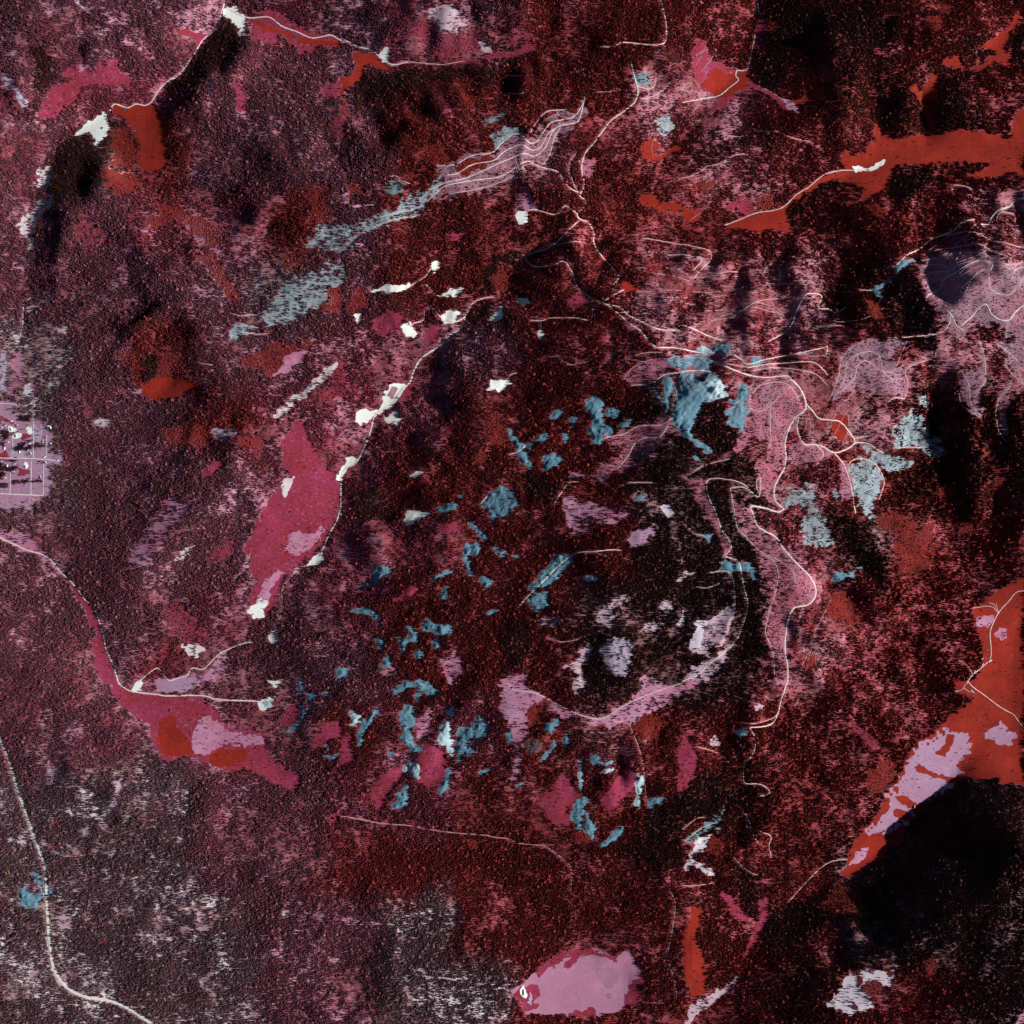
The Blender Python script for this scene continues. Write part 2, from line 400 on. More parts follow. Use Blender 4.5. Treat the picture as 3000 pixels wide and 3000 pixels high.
rock S 515,150 560,130 640,125 640,160 600,195 560,190 530,170
rock S 690,420 720,360 755,410 772,480 740,560 720,640 712,710 690,670 610,630 630,580 590,600 600,560 650,520 630,490 680,470
rock S 210,340 240,340 262,400 240,450 235,540 210,572 220,500 195,490 220,450
rock S 133,368 170,450 182,472 140,430
rock S 383,838 412,838 457,892 420,882
rock S 760,225 800,210 830,225 860,250 800,270 750,260
rock 21 205,1280 250,1240 320,1270 380,1250 422,1290 400,1352 370,1300 330,1300 270,1312 220,1300
rock 21 843,1352 870,1310 940,1293 1002,1330 930,1350 870,1372
rock 21 988,1282 1022,1268 1022,1292
rock 21 105,1090 177,1088 150,1134
rock 21 523,1722 570,1710 602,1752 560,1742
talus 21 565,860 620,830 720,800 770,830 760,900 790,1000 840,1110 830,1160 760,1180 690,1100 660,1070 700,950 590,950
talus 21 950,690 1040,670 1110,720 1140,800 1110,900 1085,1000 1040,980 970,930 940,830
talus 21 1200,480 1300,400 1390,480 1410,560 1480,650 1400,640 1300,590 1200,600
talus 21 1010,590 1100,610 1300,690 1270,720 1180,750 1100,680
talus 21 830,800 860,790 895,880 880,922 850,880
talus 21 1320,310 1370,310 1390,380 1360,370
cut_pink 21 20,780 80,760 150,780 130,830 170,930 220,1060 270,1150 270,1200 240,1220 220,1120 140,1020 100,930 50,840
cut_pink 21 270,830 300,870 370,930 400,950 430,1050 530,1100 620,1200 720,1300 780,1380 770,1440 720,1500 640,1530 620,1600 610,1750 625,1860 635,1945 520,1945 510,1780 475,1680 480,1560 500,1470 440,1380 420,1240 390,1140 330,1080 290,960
cut_pink 21 370,230 560,220 620,290 700,370 650,430 580,540 580,700 520,700 490,590 500,560 480,460 410,440 390,340
cut_pink 21 590,560 680,580 800,600 850,630 760,690 620,680
cut_pink 21 380,430 480,450 490,540 400,560 330,620 270,660 320,560
cut_grey 21 400,290 450,250 560,240 580,290 520,340 430,350
field_pale 21 110,1650 180,1550 280,1470 292,1530 260,1630 210,1720 130,1770 60,1750
field_white 21 55,1600 90,1560 140,1590 110,1640
field_pale 21 30,1900 130,1800 260,1720 250,1780 200,1850 160,1932 0,1945
field_white 21 0,1500 20,1560 15,1620 -25,1600
cut_grey 21 830,330 870,200 900,80 1000,-10 1260,-10 1200,110 1280,130 1260,300 1200,330 1000,290 900,330
cut_pink 21 1250,120 1310,130 1300,300 1250,310
cut_grey 21 1560,200 1680,150 1720,100 1700,300 1690,430 1620,390 1570,330
cut_grey 21 1780,300 1850,230 1862,330 1830,400 1852,560 1790,480
cut_grey 21 1760,0 1932,-10 1932,240 1860,180 1800,80
cut_pink 21 890,650 930,680 960,830 960,930 900,900 880,760
cut_pink 21 420,690 540,700 540,800 560,950 480,900 440,860
meadow_red 21 1945,1340 1850,1380 1740,1440 1700,1500 1640,1510 1660,1590 1690,1700 1700,1850 1640,1945 1945,1945
field_pink 21 1660,1560 1730,1550 1770,1580 1730,1620 1670,1610
field_pink 21 1750,1660 1800,1620 1850,1650 1800,1690
meadow_red 21 838,460 890,420 942,430 930,500 947,560 910,572 870,540
meadow_crimson 21 1450,150 1530,108 1540,170 1490,202
brush_red 21 1210,1080 1270,1030 1390,1060 1430,1160 1370,1300 1280,1330 1210,1220
brush_red 21 840,1440 920,1420 1000,1510 1000,1600 900,1560 800,1540
brush_red 21 1100,1010 1180,960 1260,1000 1220,1090 1140,1080
brush_red 21 1430,850 1510,820 1530,870 1460,900
brush_red 21 1530,1040 1620,1020 1690,1090 1600,1100
brush_red 21 1770,700 1850,860 1830,930 1780,880
brush_red 21 640,1770 740,1740 760,1830 680,1850
meadow_red 22 1540,-10 1560,50 1660,100 1530,180 1490,240 1420,290 1350,330 1290,400 1250,480 1200,590 1100,740 1030,830 980,900 940,950 930,1030 890,1090 940,1100 1020,1060 1100,1000 1150,980 1160,930 1240,880 1260,820 1300,760 1380,710 1400,640 1460,630 1520,590 1560,550 1610,540 1660,555 1780,530 1810,570 1945,580 1945,-10
field_mauve 22 1290,420 1340,360 1480,290 1600,270 1610,400 1560,440 1600,510 1530,560 1400,640 1310,730 1240,790 1180,830 1050,855 1070,820 1140,740 1200,610 1250,500
meadow_red 22 1300,470 1340,470 1450,520 1560,545 1530,562 1420,535 1320,500
meadow_red 22 1200,640 1240,640 1330,690 1380,680 1330,730 1260,690
meadow_red 22 1180,720 1230,720 1290,745 1270,775 1200,750
meadow_red 22 1500,300 1530,300 1520,380 1480,420 1400,400 1450,390
field_mauve 22 1690,270 1780,240 1880,300 1850,360 1780,340 1720,330
field_pink 22 930,1040 980,950 1040,940 1030,1000 970,1030
brush_crimson 22 880,220 960,230 1040,260 1110,340 1160,370 1100,400 1040,340 960,250
brush_red 22 1030,540 1120,430 1220,460 1190,560 1080,620
brush_red 22 870,1100 960,1180 1000,1250 930,1310 820,1270
field_white 22 815,1820 900,1740 930,1680 960,1650 1010,1630 1100,1640 1210,1610 1190,1680 1160,1740 1100,1690 1040,1690 1020,1730 1050,1800 1060,1830 1010,1850 980,1890 980,1910 940,1890 880,1850
field_pale 22 148,340 185,285 212,352 170,362
field_pale 22 395,130 440,100 460,140 420,175
meadow_crimson 22 -10,240 40,300 80,420 60,560 -10,620
field_white 22 0,1040 40,960 90,880 160,870 130,940 90,960 60,990 130,1030 182,1080 120,1090 60,1040 10,1080
field_pale 22 180,830 220,798 232,830 200,872
brush_red 22 140,890 220,860 250,920 200,980 150,960
field_pale 22 20,1830 90,1790 250,1720 320,1640 332,1660 240,1760 140,1840 60,1900 20,1945
meadow_red 22 60,1270 117,1270 90,1340 80,1450 120,1560 130,1750 60,1800 20,1700 0,1450
meadow_crimson 22 235,1190 270,1200 330,1290 385,1342 330,1345 270,1290
meadow_crimson 22 492,1300 420,1450 340,1580 328,1600 400,1400 470,1290
meadow_crimson 22 440,1250 480,1210 492,1240 455,1280
field_pink 22 1870,1945 1910,1870 1945,1840 1945,1945
brush_red 22 1370,1560 1430,1550 1440,1640 1400,1690
talus_dark 22 0,890 110,810 200,740 280,640 292,650 230,760 220,800 100,860 20,912
rock_pale 22 278,272 350,248 372,290 330,322
field_pink 11 1265,900 1310,870 1340,910 1330,990 1400,1060 1420,1090 1340,1100 1290,1060 1270,980
field_pink 11 1340,1000 1400,900 1500,950 1620,930 1640,980 1560,1040 1450,1050
field_mauve 11 1650,1070 1760,1050 1782,1080 1720,1140 1640,1170 1600,1130
cut_pink 11 1520,550 1620,510 1720,470 1860,430 1850,540 1760,640 1640,720 1560,740 1500,810 1420,790 1480,690 1580,640 1560,590
cut_pink 11 1600,210 1700,120 1830,90 1830,180 1700,240 1620,240
field_white 11 1800,930 1860,930 1880,980 1850,1000
field_pink 11 575,1800 650,1745 685,1820 650,1932 605,1932
field_pink 11 1260,760 1340,720 1370,760 1300,790
field_pink 11 200,1860 310,1840 330,1880 230,1900
meadow_crimson 11 300,1470 400,1390 430,1400 340,1480
meadow_crimson 11 120,1420 240,1400 270,1410 200,1450
brush_red 11 830,440 880,390 930,480 960,600 900,620 840,560
brush_red 11 760,650 830,610 830,680 770,700
brush_red 11 340,560 440,540 470,620 370,620
brush_red 11 730,1560 770,1520 780,1570 720,1620
brush_crimson 11 1040,1170 1130,1080 1170,1090 1080,1180
meadow_crimson 11 560,1040 640,1020 700,1050 640,1100 580,1090
meadow_crimson 11 340,260 410,240 410,290 350,320
field_pink C 60,690 110,660 150,690 160,770 230,790 330,850 440,880 530,915 610,900 640,860 720,840 770,770 760,690 810,680 840,720 920,730 1010,730 1090,690 1090,760 1000,790 920,800 920,850 850,880 790,920 730,950 660,930 620,970 590,940 500,930 440,900 390,930 330,880 250,840 210,850 200,930 150,960 100,930 60,920 30,860 40,740
field_grey C 590,510 640,470 690,490 740,550 720,590 700,640 700,690 640,690 560,620 550,560
field_pale C 540,400 570,330 620,290 700,260 690,310 640,350 610,420 550,415
field_pale C 380,640 430,600 500,510 540,540 490,600 470,680 470,740 430,790 400,730 440,690
rock C 180,230 240,160 320,50 390,40 420,70 400,120 360,130 340,170 270,210 200,230
rock C 165,290 230,240 290,240 270,310 220,355 190,320
rock_pale C 458,150 552,160 540,192 480,185
field_grey C 200,400 270,375 342,385 320,430 250,420
field_pale C 868,310 920,280 972,310 930,352 880,340
field_pale C 768,460 790,400 902,420 850,452
field_white C 1040,540 1070,440 1100,410 1100,540
brush_red C 165,880 210,840 250,870 240,930 180,930
brush_red C 730,960 840,890 910,920 880,1010 780,1040
field_pale C 975,190 1010,135 1060,145 1010,180
cut_grey 10 540,940 620,945 730,880 860,860 920,790 980,755 1030,770 1080,810 1130,760 1180,700 1240,680 1300,690 1340,650 1375,550 1385,570 1370,670 1300,740 1240,800 1150,920 1140,945 1080,930 1020,960 940,1030 820,1070 680,1120 560,1140 480,1150 430,1150 500,1080 590,1030 540,980
brush_red 10 640,960 740,900 850,880 870,910 780,950 680,1000
talus 10 0,1290 100,1240 220,1200 330,1140 420,1100 500,1030 560,990 600,1030 490,1150 450,1215 280,1260 120,1320 60,1400 20,1420
talus 00 1945,1470 1850,1500 1700,1570 1590,1620 1560,1700 1480,1800 1480,1830 1560,1850 1640,1820 1800,1720 1945,1560
talus 00 1740,1400 1800,1260 1945,1290 1945,1440
talus 10 840,780 930,710 1000,720 990,750 920,800 870,840
cut_grey 10 1090,740 1180,645 1270,622 1335,650 1240,678 1170,700 1110,780
talus_dark 10 250,1060 290,1000 360,1040 340,1100 270,1100
talus_dark 10 800,690 850,650 930,640 900,690 820,710
talus 00 1280,1870 1340,1820 1440,1840 1400,1900 1310,1925
cut_pink 10 1350,900 1430,900 1440,960 1400,1010 1360,980
talus 10 1780,680 1850,640 1870,720 1820,770
talus_dark 10 1640,430 1720,410 1750,470 1690,500
sand_speckled 00 310,930 230,960 200,1040 280,1080 180,1200 90,1260 120,1320 190,1330 230,1240 290,1150 260,1050
pad 00 1270,60 1330,45 1380,90 1395,150 1360,210 1340,150 1310,110 1270,90
pad 00 310,930 320,830 350,790 400,780 450,740 520,680 600,620 610,690 620,720 590,790 545,840 530,770 500,740 440,770 360,810 330,850
pad 00 165,1410 172,1340 190,1350 182,1412
pad 10 215,305 250,275 275,300 270,355 230,355
pad 10 985,1220 1020,1185 1055,1200 1050,1250 1010,1270
pad 10 510,1490 545,1470 556,1520 525,1547
pad 10 175,1652 250,1612 285,1622 350,1622 380,1605 385,1620 340,1642 290,1642 262,1668 240,1645
pad 10 568,1668 620,1635 692,1630 650,1670 600,1677
pad 10 75,1790 122,1748 115,1810 90,1822
pad 10 348,1850 390,1830 427,1880 410,1907 370,1900
pad 10 560,1790 620,1760 672,1770 630,1822 590,1820
pad 10 833,1815 907,1748 905,1800 870,1827
pad 10 993,1690 1040,1685 1067,1715 1030,1737
pad 10 1098,1880 1120,1860 1152,1890 1130,1922
pad 11 835,270 845,210 900,210 945,215 952,240 900,277
pad 11 85,450 95,400 140,385 190,400 240,330 250,280 300,240 350,250 330,310 280,370 230,400 190,430 140,465 110,465
pad 11 240,450 290,395 310,395 332,440 320,467 270,460
pad 11 -30,780 25,660 80,648 97,670 40,720 0,785
pad 11 358,1010 380,960 430,965 492,970 430,1010 370,1032
pad 11 393,762 430,735 458,740 410,767
pad 01 1738,1267 1780,1220 1822,1205 1822,1240 1790,1272
pad 01 1408,1530 1430,1480 1502,1480 1490,1560 1440,1567
pad 01 1513,1660 1550,1648 1582,1690 1550,1717
pad 02 1455,95 1552,85 1540,140 1500,167 1465,150
pad 02 1515,-10 1592,-10 1560,32
pad 02 758,42 780,-10 812,-10 800,42
field_dusk 11 255,310 290,260 325,265 290,320
pad 20 960,942 1060,950 1110,920 1142,905 1130,930 1090,962 980,967
pad 12 1015,1760 1022,1720 1036,1705 1045,1740 1052,1790 1035,1788
rock_pale 02 1490,100 1545,95 1530,140 1500,140
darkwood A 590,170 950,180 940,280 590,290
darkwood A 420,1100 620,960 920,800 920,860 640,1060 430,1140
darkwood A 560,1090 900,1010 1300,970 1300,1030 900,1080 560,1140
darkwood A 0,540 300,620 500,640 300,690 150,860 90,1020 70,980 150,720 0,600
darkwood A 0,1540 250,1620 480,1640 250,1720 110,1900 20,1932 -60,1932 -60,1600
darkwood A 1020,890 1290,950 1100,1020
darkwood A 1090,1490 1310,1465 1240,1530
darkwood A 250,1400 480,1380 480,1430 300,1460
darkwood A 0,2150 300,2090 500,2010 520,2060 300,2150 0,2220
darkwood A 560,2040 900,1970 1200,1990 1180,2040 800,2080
meadow_crimson A 0,200 250,230 350,380 200,400 0,300
meadow_crimson A 640,700 820,700 920,760 650,850
meadow_crimson A 560,1700 760,1700 860,1780 560,1850
meadow_crimson A 0,1250 150,1230 250,1330 100,1420 0,1400
pad A 770,560 800,510 870,540 890,650 840,680 790,640
pad A 690,1570 730,1510 800,1560 800,1660 730,1660
pad A 200,420 330,510 450,560 440,610 280,600 200,500
pad A 400,740 500,690 600,710 500,790 420,790
pad A 1290,440 1400,410 1500,470 1420,520 1330,500
pond 00 565,722 585,718 578,738
pond 00 695,615 715,612 720,628 700,632
pond 00 1465,112 1485,112 1480,128 1466,126
pond 00 798,290 815,292 808,302
pond 00 1660,200 1680,195 1690,215 1670,222
pond 12 1040,1790 1052,1795 1050,1806 1040,1803
pond 12 1022,1735 1034,1730 1034,1770 1024,1768
pond 01 636,928 650,932 648,950 636,946
"""
# style; width in metres; frame; centre line
ROADS = """
road 10 00 1275,0 1265,40 1250,90 1235,150 1190,195 1150,225 1110,290 1075,345 1010,430 960,455 900,510 870,560 830,595 770,590 720,610 650,590 620,630
road 9 00 175,1685 140,1715 130,1770 130,1830 115,1900 105,1932
road 9 00 1290,50 1400,100 1520,98 1600,150 1680,180 1770,215 1870,200 1932,230
road 9 10 0,215 100,265 170,280 215,320 290,365 380,350
track 5 10 380,350 570,365 700,345
road 8 10 1810,0 1830,80 1840,150 1838,225 1800,255 1710,250 1600,240 1540,265 1465,265
road 7 10 595,945 660,925 740,880 850,865 920,800 980,758 1025,770 1065,808 1110,800 1150,740 1190,695 1270,675 1320,660 1355,610 1378,560 1372,545
road 7 10 600,990 650,985 750,930 860,910 920,860 1010,820 1080,850 1130,830 1170,760 1230,715 1300,700 1345,680 1372,580
road 7 10 500,1075 590,1035 700,1010 850,945 950,900 1040,870 1090,885 1150,840 1200,740 1250,705
road 7 10 485,1145 540,1090 600,1050 760,1020 900,1000 1000,940 1060,915 1130,945 1220,970 1250,1010 1290,1060 1340,1090
track 5 10 565,1140 620,1100 720,1080 850,1050 950,1010 1040,940 1090,930 1140,950
road 6 10 1145,930 1180,870 1205,780 1240,720
road 6 10 1070,755 1100,700 1150,640 1200,625 1270,620
track 6 10 540,940 590,935
track 6 10 280,1000 310,995 350,1025 390,1040
track 6 10 80,1165 170,1160 200,1155
track 6 10 220,1230 380,1190 470,1165
track 5 10 40,1400 60,1360 180,1290 320,1240 450,1220
track 5 10 930,420 980,430 1040,425
track 5 10 940,525 1000,530 1050,525
road 9 10 1350,1110 1375,1040 1360,960 1380,870 1430,810 1480,740 1530,680 1600,630 1660,580 1680,520 1670,470 1650,400 1640,340
track 6 10 1340,1090 1300,1000 1290,940 1330,860
track 6 10 1680,490 1740,505 1775,480 1780,440
track 6 10 1860,470 1810,520 1750,550 1700,560
road 8 10 1350,1110 1385,1140 1370,1180 1335,1210 1350,1240 1400,1260 1430,1320 1430,1370 1460,1430 1520,1500 1570,1560 1560,1590 1540,1610
road 6 10 1335,1210 1270,1165 1240,1200 1200,1215 1130,1195 1080,1185 1050,1200
road 7 10 1345,1250 1280,1310 1220,1370 1160,1410 1090,1430 1045,1455 1060,1490 1110,1510 1200,1500 1250,1480 1275,1490 1310,1550 1340,1630 1420,1690 1480,1710
road 7 10 1480,1710 1560,1660 1600,1640
road 9 10 1480,1710 1540,1750 1620,1820 1690,1870 1740,1932
road 7 10 1490,1720 1580,1740 1620,1780 1700,1820 1790,1860 1932,1870
road 6 10 1480,1710 1430,1740 1410,1810 1330,1800 1200,1800 1130,1815 1070,1815
road 6 10 1130,1815 1130,1870
road 9 10 500,1720 540,1770 580,1810 650,1820 700,1790 740,1720 800,1690 870,1680
road 12 10 700,1790 690,1850 610,1900 580,1932
road 7 10 480,1610 540,1670 580,1675
road 7 10 390,1850 410,1830 465,1810 470,1760
road 7 10 360,1630 440,1590 480,1560 515,1510
track 5 10 1850,1445 1932,1440
track 5 10 1710,1350 1790,1360 1932,1385
track 4 10 1560,510 1520,520 1450,520
track 5 10 1310,410 1350,405 1390,380
track 4 10 1060,1440 1140,1400 1240,1380 1360,1370
road 7 20 420,0 430,60 440,80
road 7 20 410,200 385,320 370,380 350,400 310,400 300,430 315,455 260,500 210,540 140,555 60,570 0,580
track 5 20 430,485 500,520 560,560 610,570
road 6 20 240,1275 330,1240 420,1205 520,1190 580,1165 640,1105 720,1055 800,990 900,965 1000,965 1090,960 1140,910
road 9 20 1945,1125 1890,1130 1850,1170 1790,1190 1750,1230 1730,1270 1690,1270
road 8 20 1650,1245 1580,1260 1520,1310 1410,1355 1340,1410 1270,1445 1210,1500
track 5 20 1775,1250 1790,1210 1830,1200 1880,1220 1880,1260
track 5 20 1525,1080 1540,1050 1600,1055 1640,1075
track 5 20 1350,1475 1440,1460 1560,1430 1700,1435 1790,1480 1850,1500 1932,1485
track 5 20 1350,1510 1450,1495 1500,1520
track 5 20 1360,1560 1420,1540 1510,1535 1560,1500 1640,1480 1740,1490
road 7 20 1380,1700 1390,1670 1450,1640 1480,1580 1550,1540 1610,1500 1680,1475 1750,1490 1745,1530
track 5 20 1745,1530 1690,1530 1640,1570 1600,1650 1540,1690
track 5 20 1380,1430 1470,1410 1600,1390 1690,1385 1780,1430 1830,1445
track 5 20 1400,1350 1500,1330 1620,1310 1690,1330 1800,1370 1930,1400
track 5 20 1800,1500 1860,1520 1932,1470
track 6 20 1730,1540 1740,1630 1830,1670 1880,1640 1932,1560
track 6 20 1860,1590 1880,1530 1932,1510
road 9 20 1580,1840 1640,1790 1680,1740 1720,1725 1750,1780 1800,1810 1850,1810 1890,1760 1945,1720
road 6 20 1490,1755 1520,1780 1550,1840 1590,1870
road 6 20 1520,1780 1500,1850 1440,1890 1250,1910
track 5 20 1830,1932 1840,1820
road 9 20 0,1840 60,1860 120,1890 240,1932
road 7 20 485,1932 580,1880 620,1830 640,1770 680,1690 720,1660 785,1675 770,1740 830,1750 870,1770 920,1740
track 6 20 1000,1640 1070,1645
road 6 20 0,1380 60,1395 150,1420 160,1470 120,1510 60,1580
road 6 20 0,1440 50,1450 110,1470 60,1530
track 5 20 150,1570 240,1540 310,1540
track 5 20 545,1600 550,1540 520,1490 470,1520 460,1560
track 5 20 280,1800 360,1740 450,1700 540,1690
track 4 20 35,940 60,900 100,960 140,940 200,930 290,880 350,870
track 4 20 260,770 350,770 400,730 440,740
track 4 20 440,740 540,745 620,780 720,800
track 5 20 0,1010 60,990 140,950
track 4 20 560,1690 640,1640 620,1600
track 4 20 60,1650 150,1660 190,1690
track 4 20 740,1860 840,1840 940,1850
track 4 20 800,1790 880,1820 1000,1810 1060,1790
road 11 21 0,45 80,60 140,75 170,115 240,140 300,165 370,190 470,205 590,195 620,220 660,260 690,320 695,385 640,430 600,500 580,580 585,650 575,720 545,770 520,830 525,900 575,950
road 11 21 575,950 540,965 470,945 390,935 400,980 430,1050 530,1110 570,1170 640,1250 720,1330 750,1390 750,1440 710,1490 630,1510 600,1570 585,1650 580,1750 595,1850 595,1940
road 8 22 590,0 560,90 540,170 500,235 380,255
track 5 22 330,225 420,230 500,205 535,180
road 9 21 700,355 740,400 770,435 830,445 890,455 940,510 970,550 970,580 930,610 860,630 800,600 750,585 685,580 650,500 655,430
road 7 21 970,550 1050,535
road 7 21 970,575 1040,575 1100,610 1140,635
road 8 21 860,635 900,680 930,740 960,850 980,975
road 6 21 940,750 945,690 990,665 1060,675 1110,720 1140,800 1110,900
road 6 21 750,585 795,630 780,670 755,700
road 7 21 260,60 330,100 370,130 460,105 560,85 690,60 800,35 820,30 810,80
road 6 21 370,150 480,130 620,120 740,120 800,165 820,190
track 6 21 400,165 520,150 660,160 760,190 820,250
track 5 21 480,100 600,80 740,65
track 5 21 165,110 260,130 370,145
track 5 21 400,295 440,250 540,230 600,250 650,310 660,340
track 5 21 380,380 440,395 500,360 550,310
track 5 21 500,360 495,470 500,560 490,600
track 5 21 830,330 880,210 900,100 950,40 1020,0
track 5 21 850,330 920,200 930,120 1000,70 1080,60 1120,100 1130,170
track 5 21 890,290 970,210 990,140 1040,110 1100,150 1190,220
track 6 21 1150,355 1200,320 1260,320 1275,240 1260,170 1310,130 1420,95 1440,50 1510,0
track 6 21 1680,0 1710,100 1705,240 1630,305
track 5 21 1580,170 1620,250 1630,350 1690,430
track 5 21 1565,310 1590,370 1680,430
track 5 21 1780,15 1840,60 1895,110
track 5 21 1825,130 1870,190 1932,245
track 5 21 1860,220 1850,260 1780,350 1785,490 1830,570
track 5 21 1130,170 1190,170 1230,90 1270,0
road 8 21 -2,170 110,165 170,175
track 5 21 270,665 180,685 90,720 20,770
track 6 21 150,780 200,775 300,790 360,820 430,880 440,770
track 5 21 270,830 340,825 400,860
road 8 21 150,780 135,810 150,890 180,950 220,1060 260,1120 275,1170 245,1215 310,1240 330,1300 350,1400 370,1490 350,1580 310,1680 260,1740 160,1820 80,1890 0,1925
track 6 21 155,1310 240,1300 280,1330 295,1430 290,1540 250,1660
track 6 21 270,830 290,950 310,1050 370,1120 440,1190 520,1250 540,1330 520,1440 490,1530 470,1650 510,1750 520,1890
track 4 21 455,1190 560,1250 630,1310 630,1390
track 4 21 0,1020 60,1080 140,1110
track 4 21 80,1390 140,1395 210,1370
track 5 21 1190,605 1280,600 1370,600
track 5 21 420,780 420,830 435,860
road 6 21 1945,1410 1890,1420 1850,1465 1800,1520 1770,1570 1740,1650 1745,1780 1700,1840 1640,1890 1605,1940
track 5 21 1790,1540 1760,1490 1735,1480
track 5 21 1790,1540 1740,1500 1640,1510
track 4 21 1785,1530 1772,1480
road 6 22 1612,-10 1650,30 1720,80 1800,140 1870,180 1910,230 1945,270
track 5 22 1600,10 1580,40 1540,50
track 5 22 1590,30 1630,55
track 4 21 1560,1800 1610,1835 1640,1880
road 12 11 590,0 520,50 450,100 410,170 390,230 340,280 290,350 200,410 180,450 160,530 120,620 80,690 10,740 -2,900 0,1010
road 10 01 1926,950 1905,1020 1870,1080 1840,1150 1810,1220
track 5 01 1690,1280 1650,1330 1600,1400 1595,1500 1570,1640
road 7 11 240,410 250,450 300,460
road 8 11 940,220 960,190 1000,175
road 6 11 950,640 990,630 1030,605 1035,585
road 7 11 790,920 825,875
track 5 11 730,1055 735,1020
road 8 11 1000,1510 1060,1440 1160,1340 1240,1260 1330,1200 1430,1190 1540,1180 1600,1185
track 6 11 1430,1190 1500,1215
road 6 11 1205,920 1250,850 1290,800 1350,795
road 6 11 1470,590 1500,545 1600,525 1680,480 1800,475 1850,450 1875,430
road 6 11 1565,720 1630,640 1660,580 1720,545 1800,540 1850,480
road 8 11 1640,250 1760,235 1830,190 1932,176
road 9 11 1740,0 1790,35 1880,35 1932,45
track 5 11 1575,825 1640,800 1760,800
track 5 11 1650,880 1690,845 1730,870
track 5 11 1180,1660 1240,1700 1330,1690 1440,1650 1500,1630
track 4 11 1155,1605 1162,1570
track 4 11 1180,90 1240,85 1290,130 1380,120 1450,80
track 4 11 1380,180 1470,140 1530,80 1600,40
track 4 11 1560,200 1620,110 1700,70 1820,60
track 4 11 1600,210 1650,150 1760,100
road 5 12 940,0 980,40 1100,60 1220,120 1320,170 1440,205 1510,190 1600,130 1730,70 1932,0
track 5 12 1540,220 1620,230 1660,310 1700,420 1715,520 1725,650
track 4 12 0,755 100,770 220,795 400,810 560,840 700,855 790,860 880,875 950,885 1010,910 1150,920
track 5 12 1150,920 1220,970 1300,1050 1300,1180
track 7 12 550,1665 610,1675 680,1680
track 5 12 1870,1190 1890,1260 1870,1420 1850,1550 1890,1700 1900,1800
road 11 01 0,1110 60,1140 150,1180 220,1200 280,1230 330,1290 370,1330 430,1390 480,1460 530,1505 560,1580 585,1660 600,1740 640,1830 670,1932
road 11 02 670,0 700,25 750,50 880,65 950,75 1070,72 1160,75 1230,95 1330,100 1460,105
track 5 02 1130,0 1090,40 1075,70
road 8 01 780,1932 830,1890 890,1850 930,1890 960,1920 1010,1905 1060,1890 1090,1850 1150,1855 1200,1810 1240,1770 1300,1740 1380,1710 1440,1700
track 5 01 700,1295 760,1285 850,1255 870,1265
street 6 01 195,340 190,570 188,660
street 5 01 265,530 262,660
street 6 01 0,660 110,662 260,668 330,680
street 6 01 178,680 175,870
street 5 01 248,690 245,872
street 6 01 0,862 120,868 245,873
street 5 01 70,530 75,640
street 5 01 60,740 58,862
street 5 01 0,350 95,355
track 5 01 1330,1340 1390,1290 1415,1200
track 4 01 1090,80 1130,120 1220,135
track 5 00 1310,1770 1360,1785 1460,1780
track 5 00 1360,1830 1420,1850 1470,1855
track 5 00 1370,1880 1450,1890 1520,1890
track 5 00 1275,365 1290,400 1290,430
highway 24 02 -8,300 40,410 70,500 100,600 140,720 180,830 215,930 245,1010 260,1100 265,1250 275,1400 285,1500 300,1600 340,1680 400,1740 480,1775 620,1800 700,1830 770,1870 830,1910 880,1945
road 7 22 380,255 405,300 410,370 380,430 350,460 345,540 360,570 440,575 490,610 480,635 440,640
track 6 22 330,700 370,770 390,840 430,910
track 6 22 440,840 500,870 490,920 500,990
track 5 22 290,990 350,1050 410,1085 435,1080
track 5 22 260,450 220,410 150,380 90,365
track 5 22 260,450 330,390 360,340
track 5 22 0,1145 50,1150 140,1140 180,1130
track 6 22 40,950 70,1010 130,1030
track 6 22 930,1000 850,1010 780,1050 690,1140 600,1240
track 5 22 0,830 80,770 140,760
track 5 22 10,900 110,820 200,790
"""
GROVES = """
grove 22 955,1838 962,1824 978,1824 986,1838 978,1851 962,1851
grove 22 985,1668 1000,1660 1015,1672 1018,1700 1005,1715 990,1700
grove 22 1030,1720 1050,1695 1100,1690 1130,1700 1130,1750 1090,1775 1050,1765
grove 22 965,1640 985,1620 1005,1625 1000,1650 980,1655
grove 22 1155,1640 1172,1625 1190,1640 1185,1662 1162,1665
grove 22 880,1860 892,1850 905,1860 900,1875 884,1875
"""

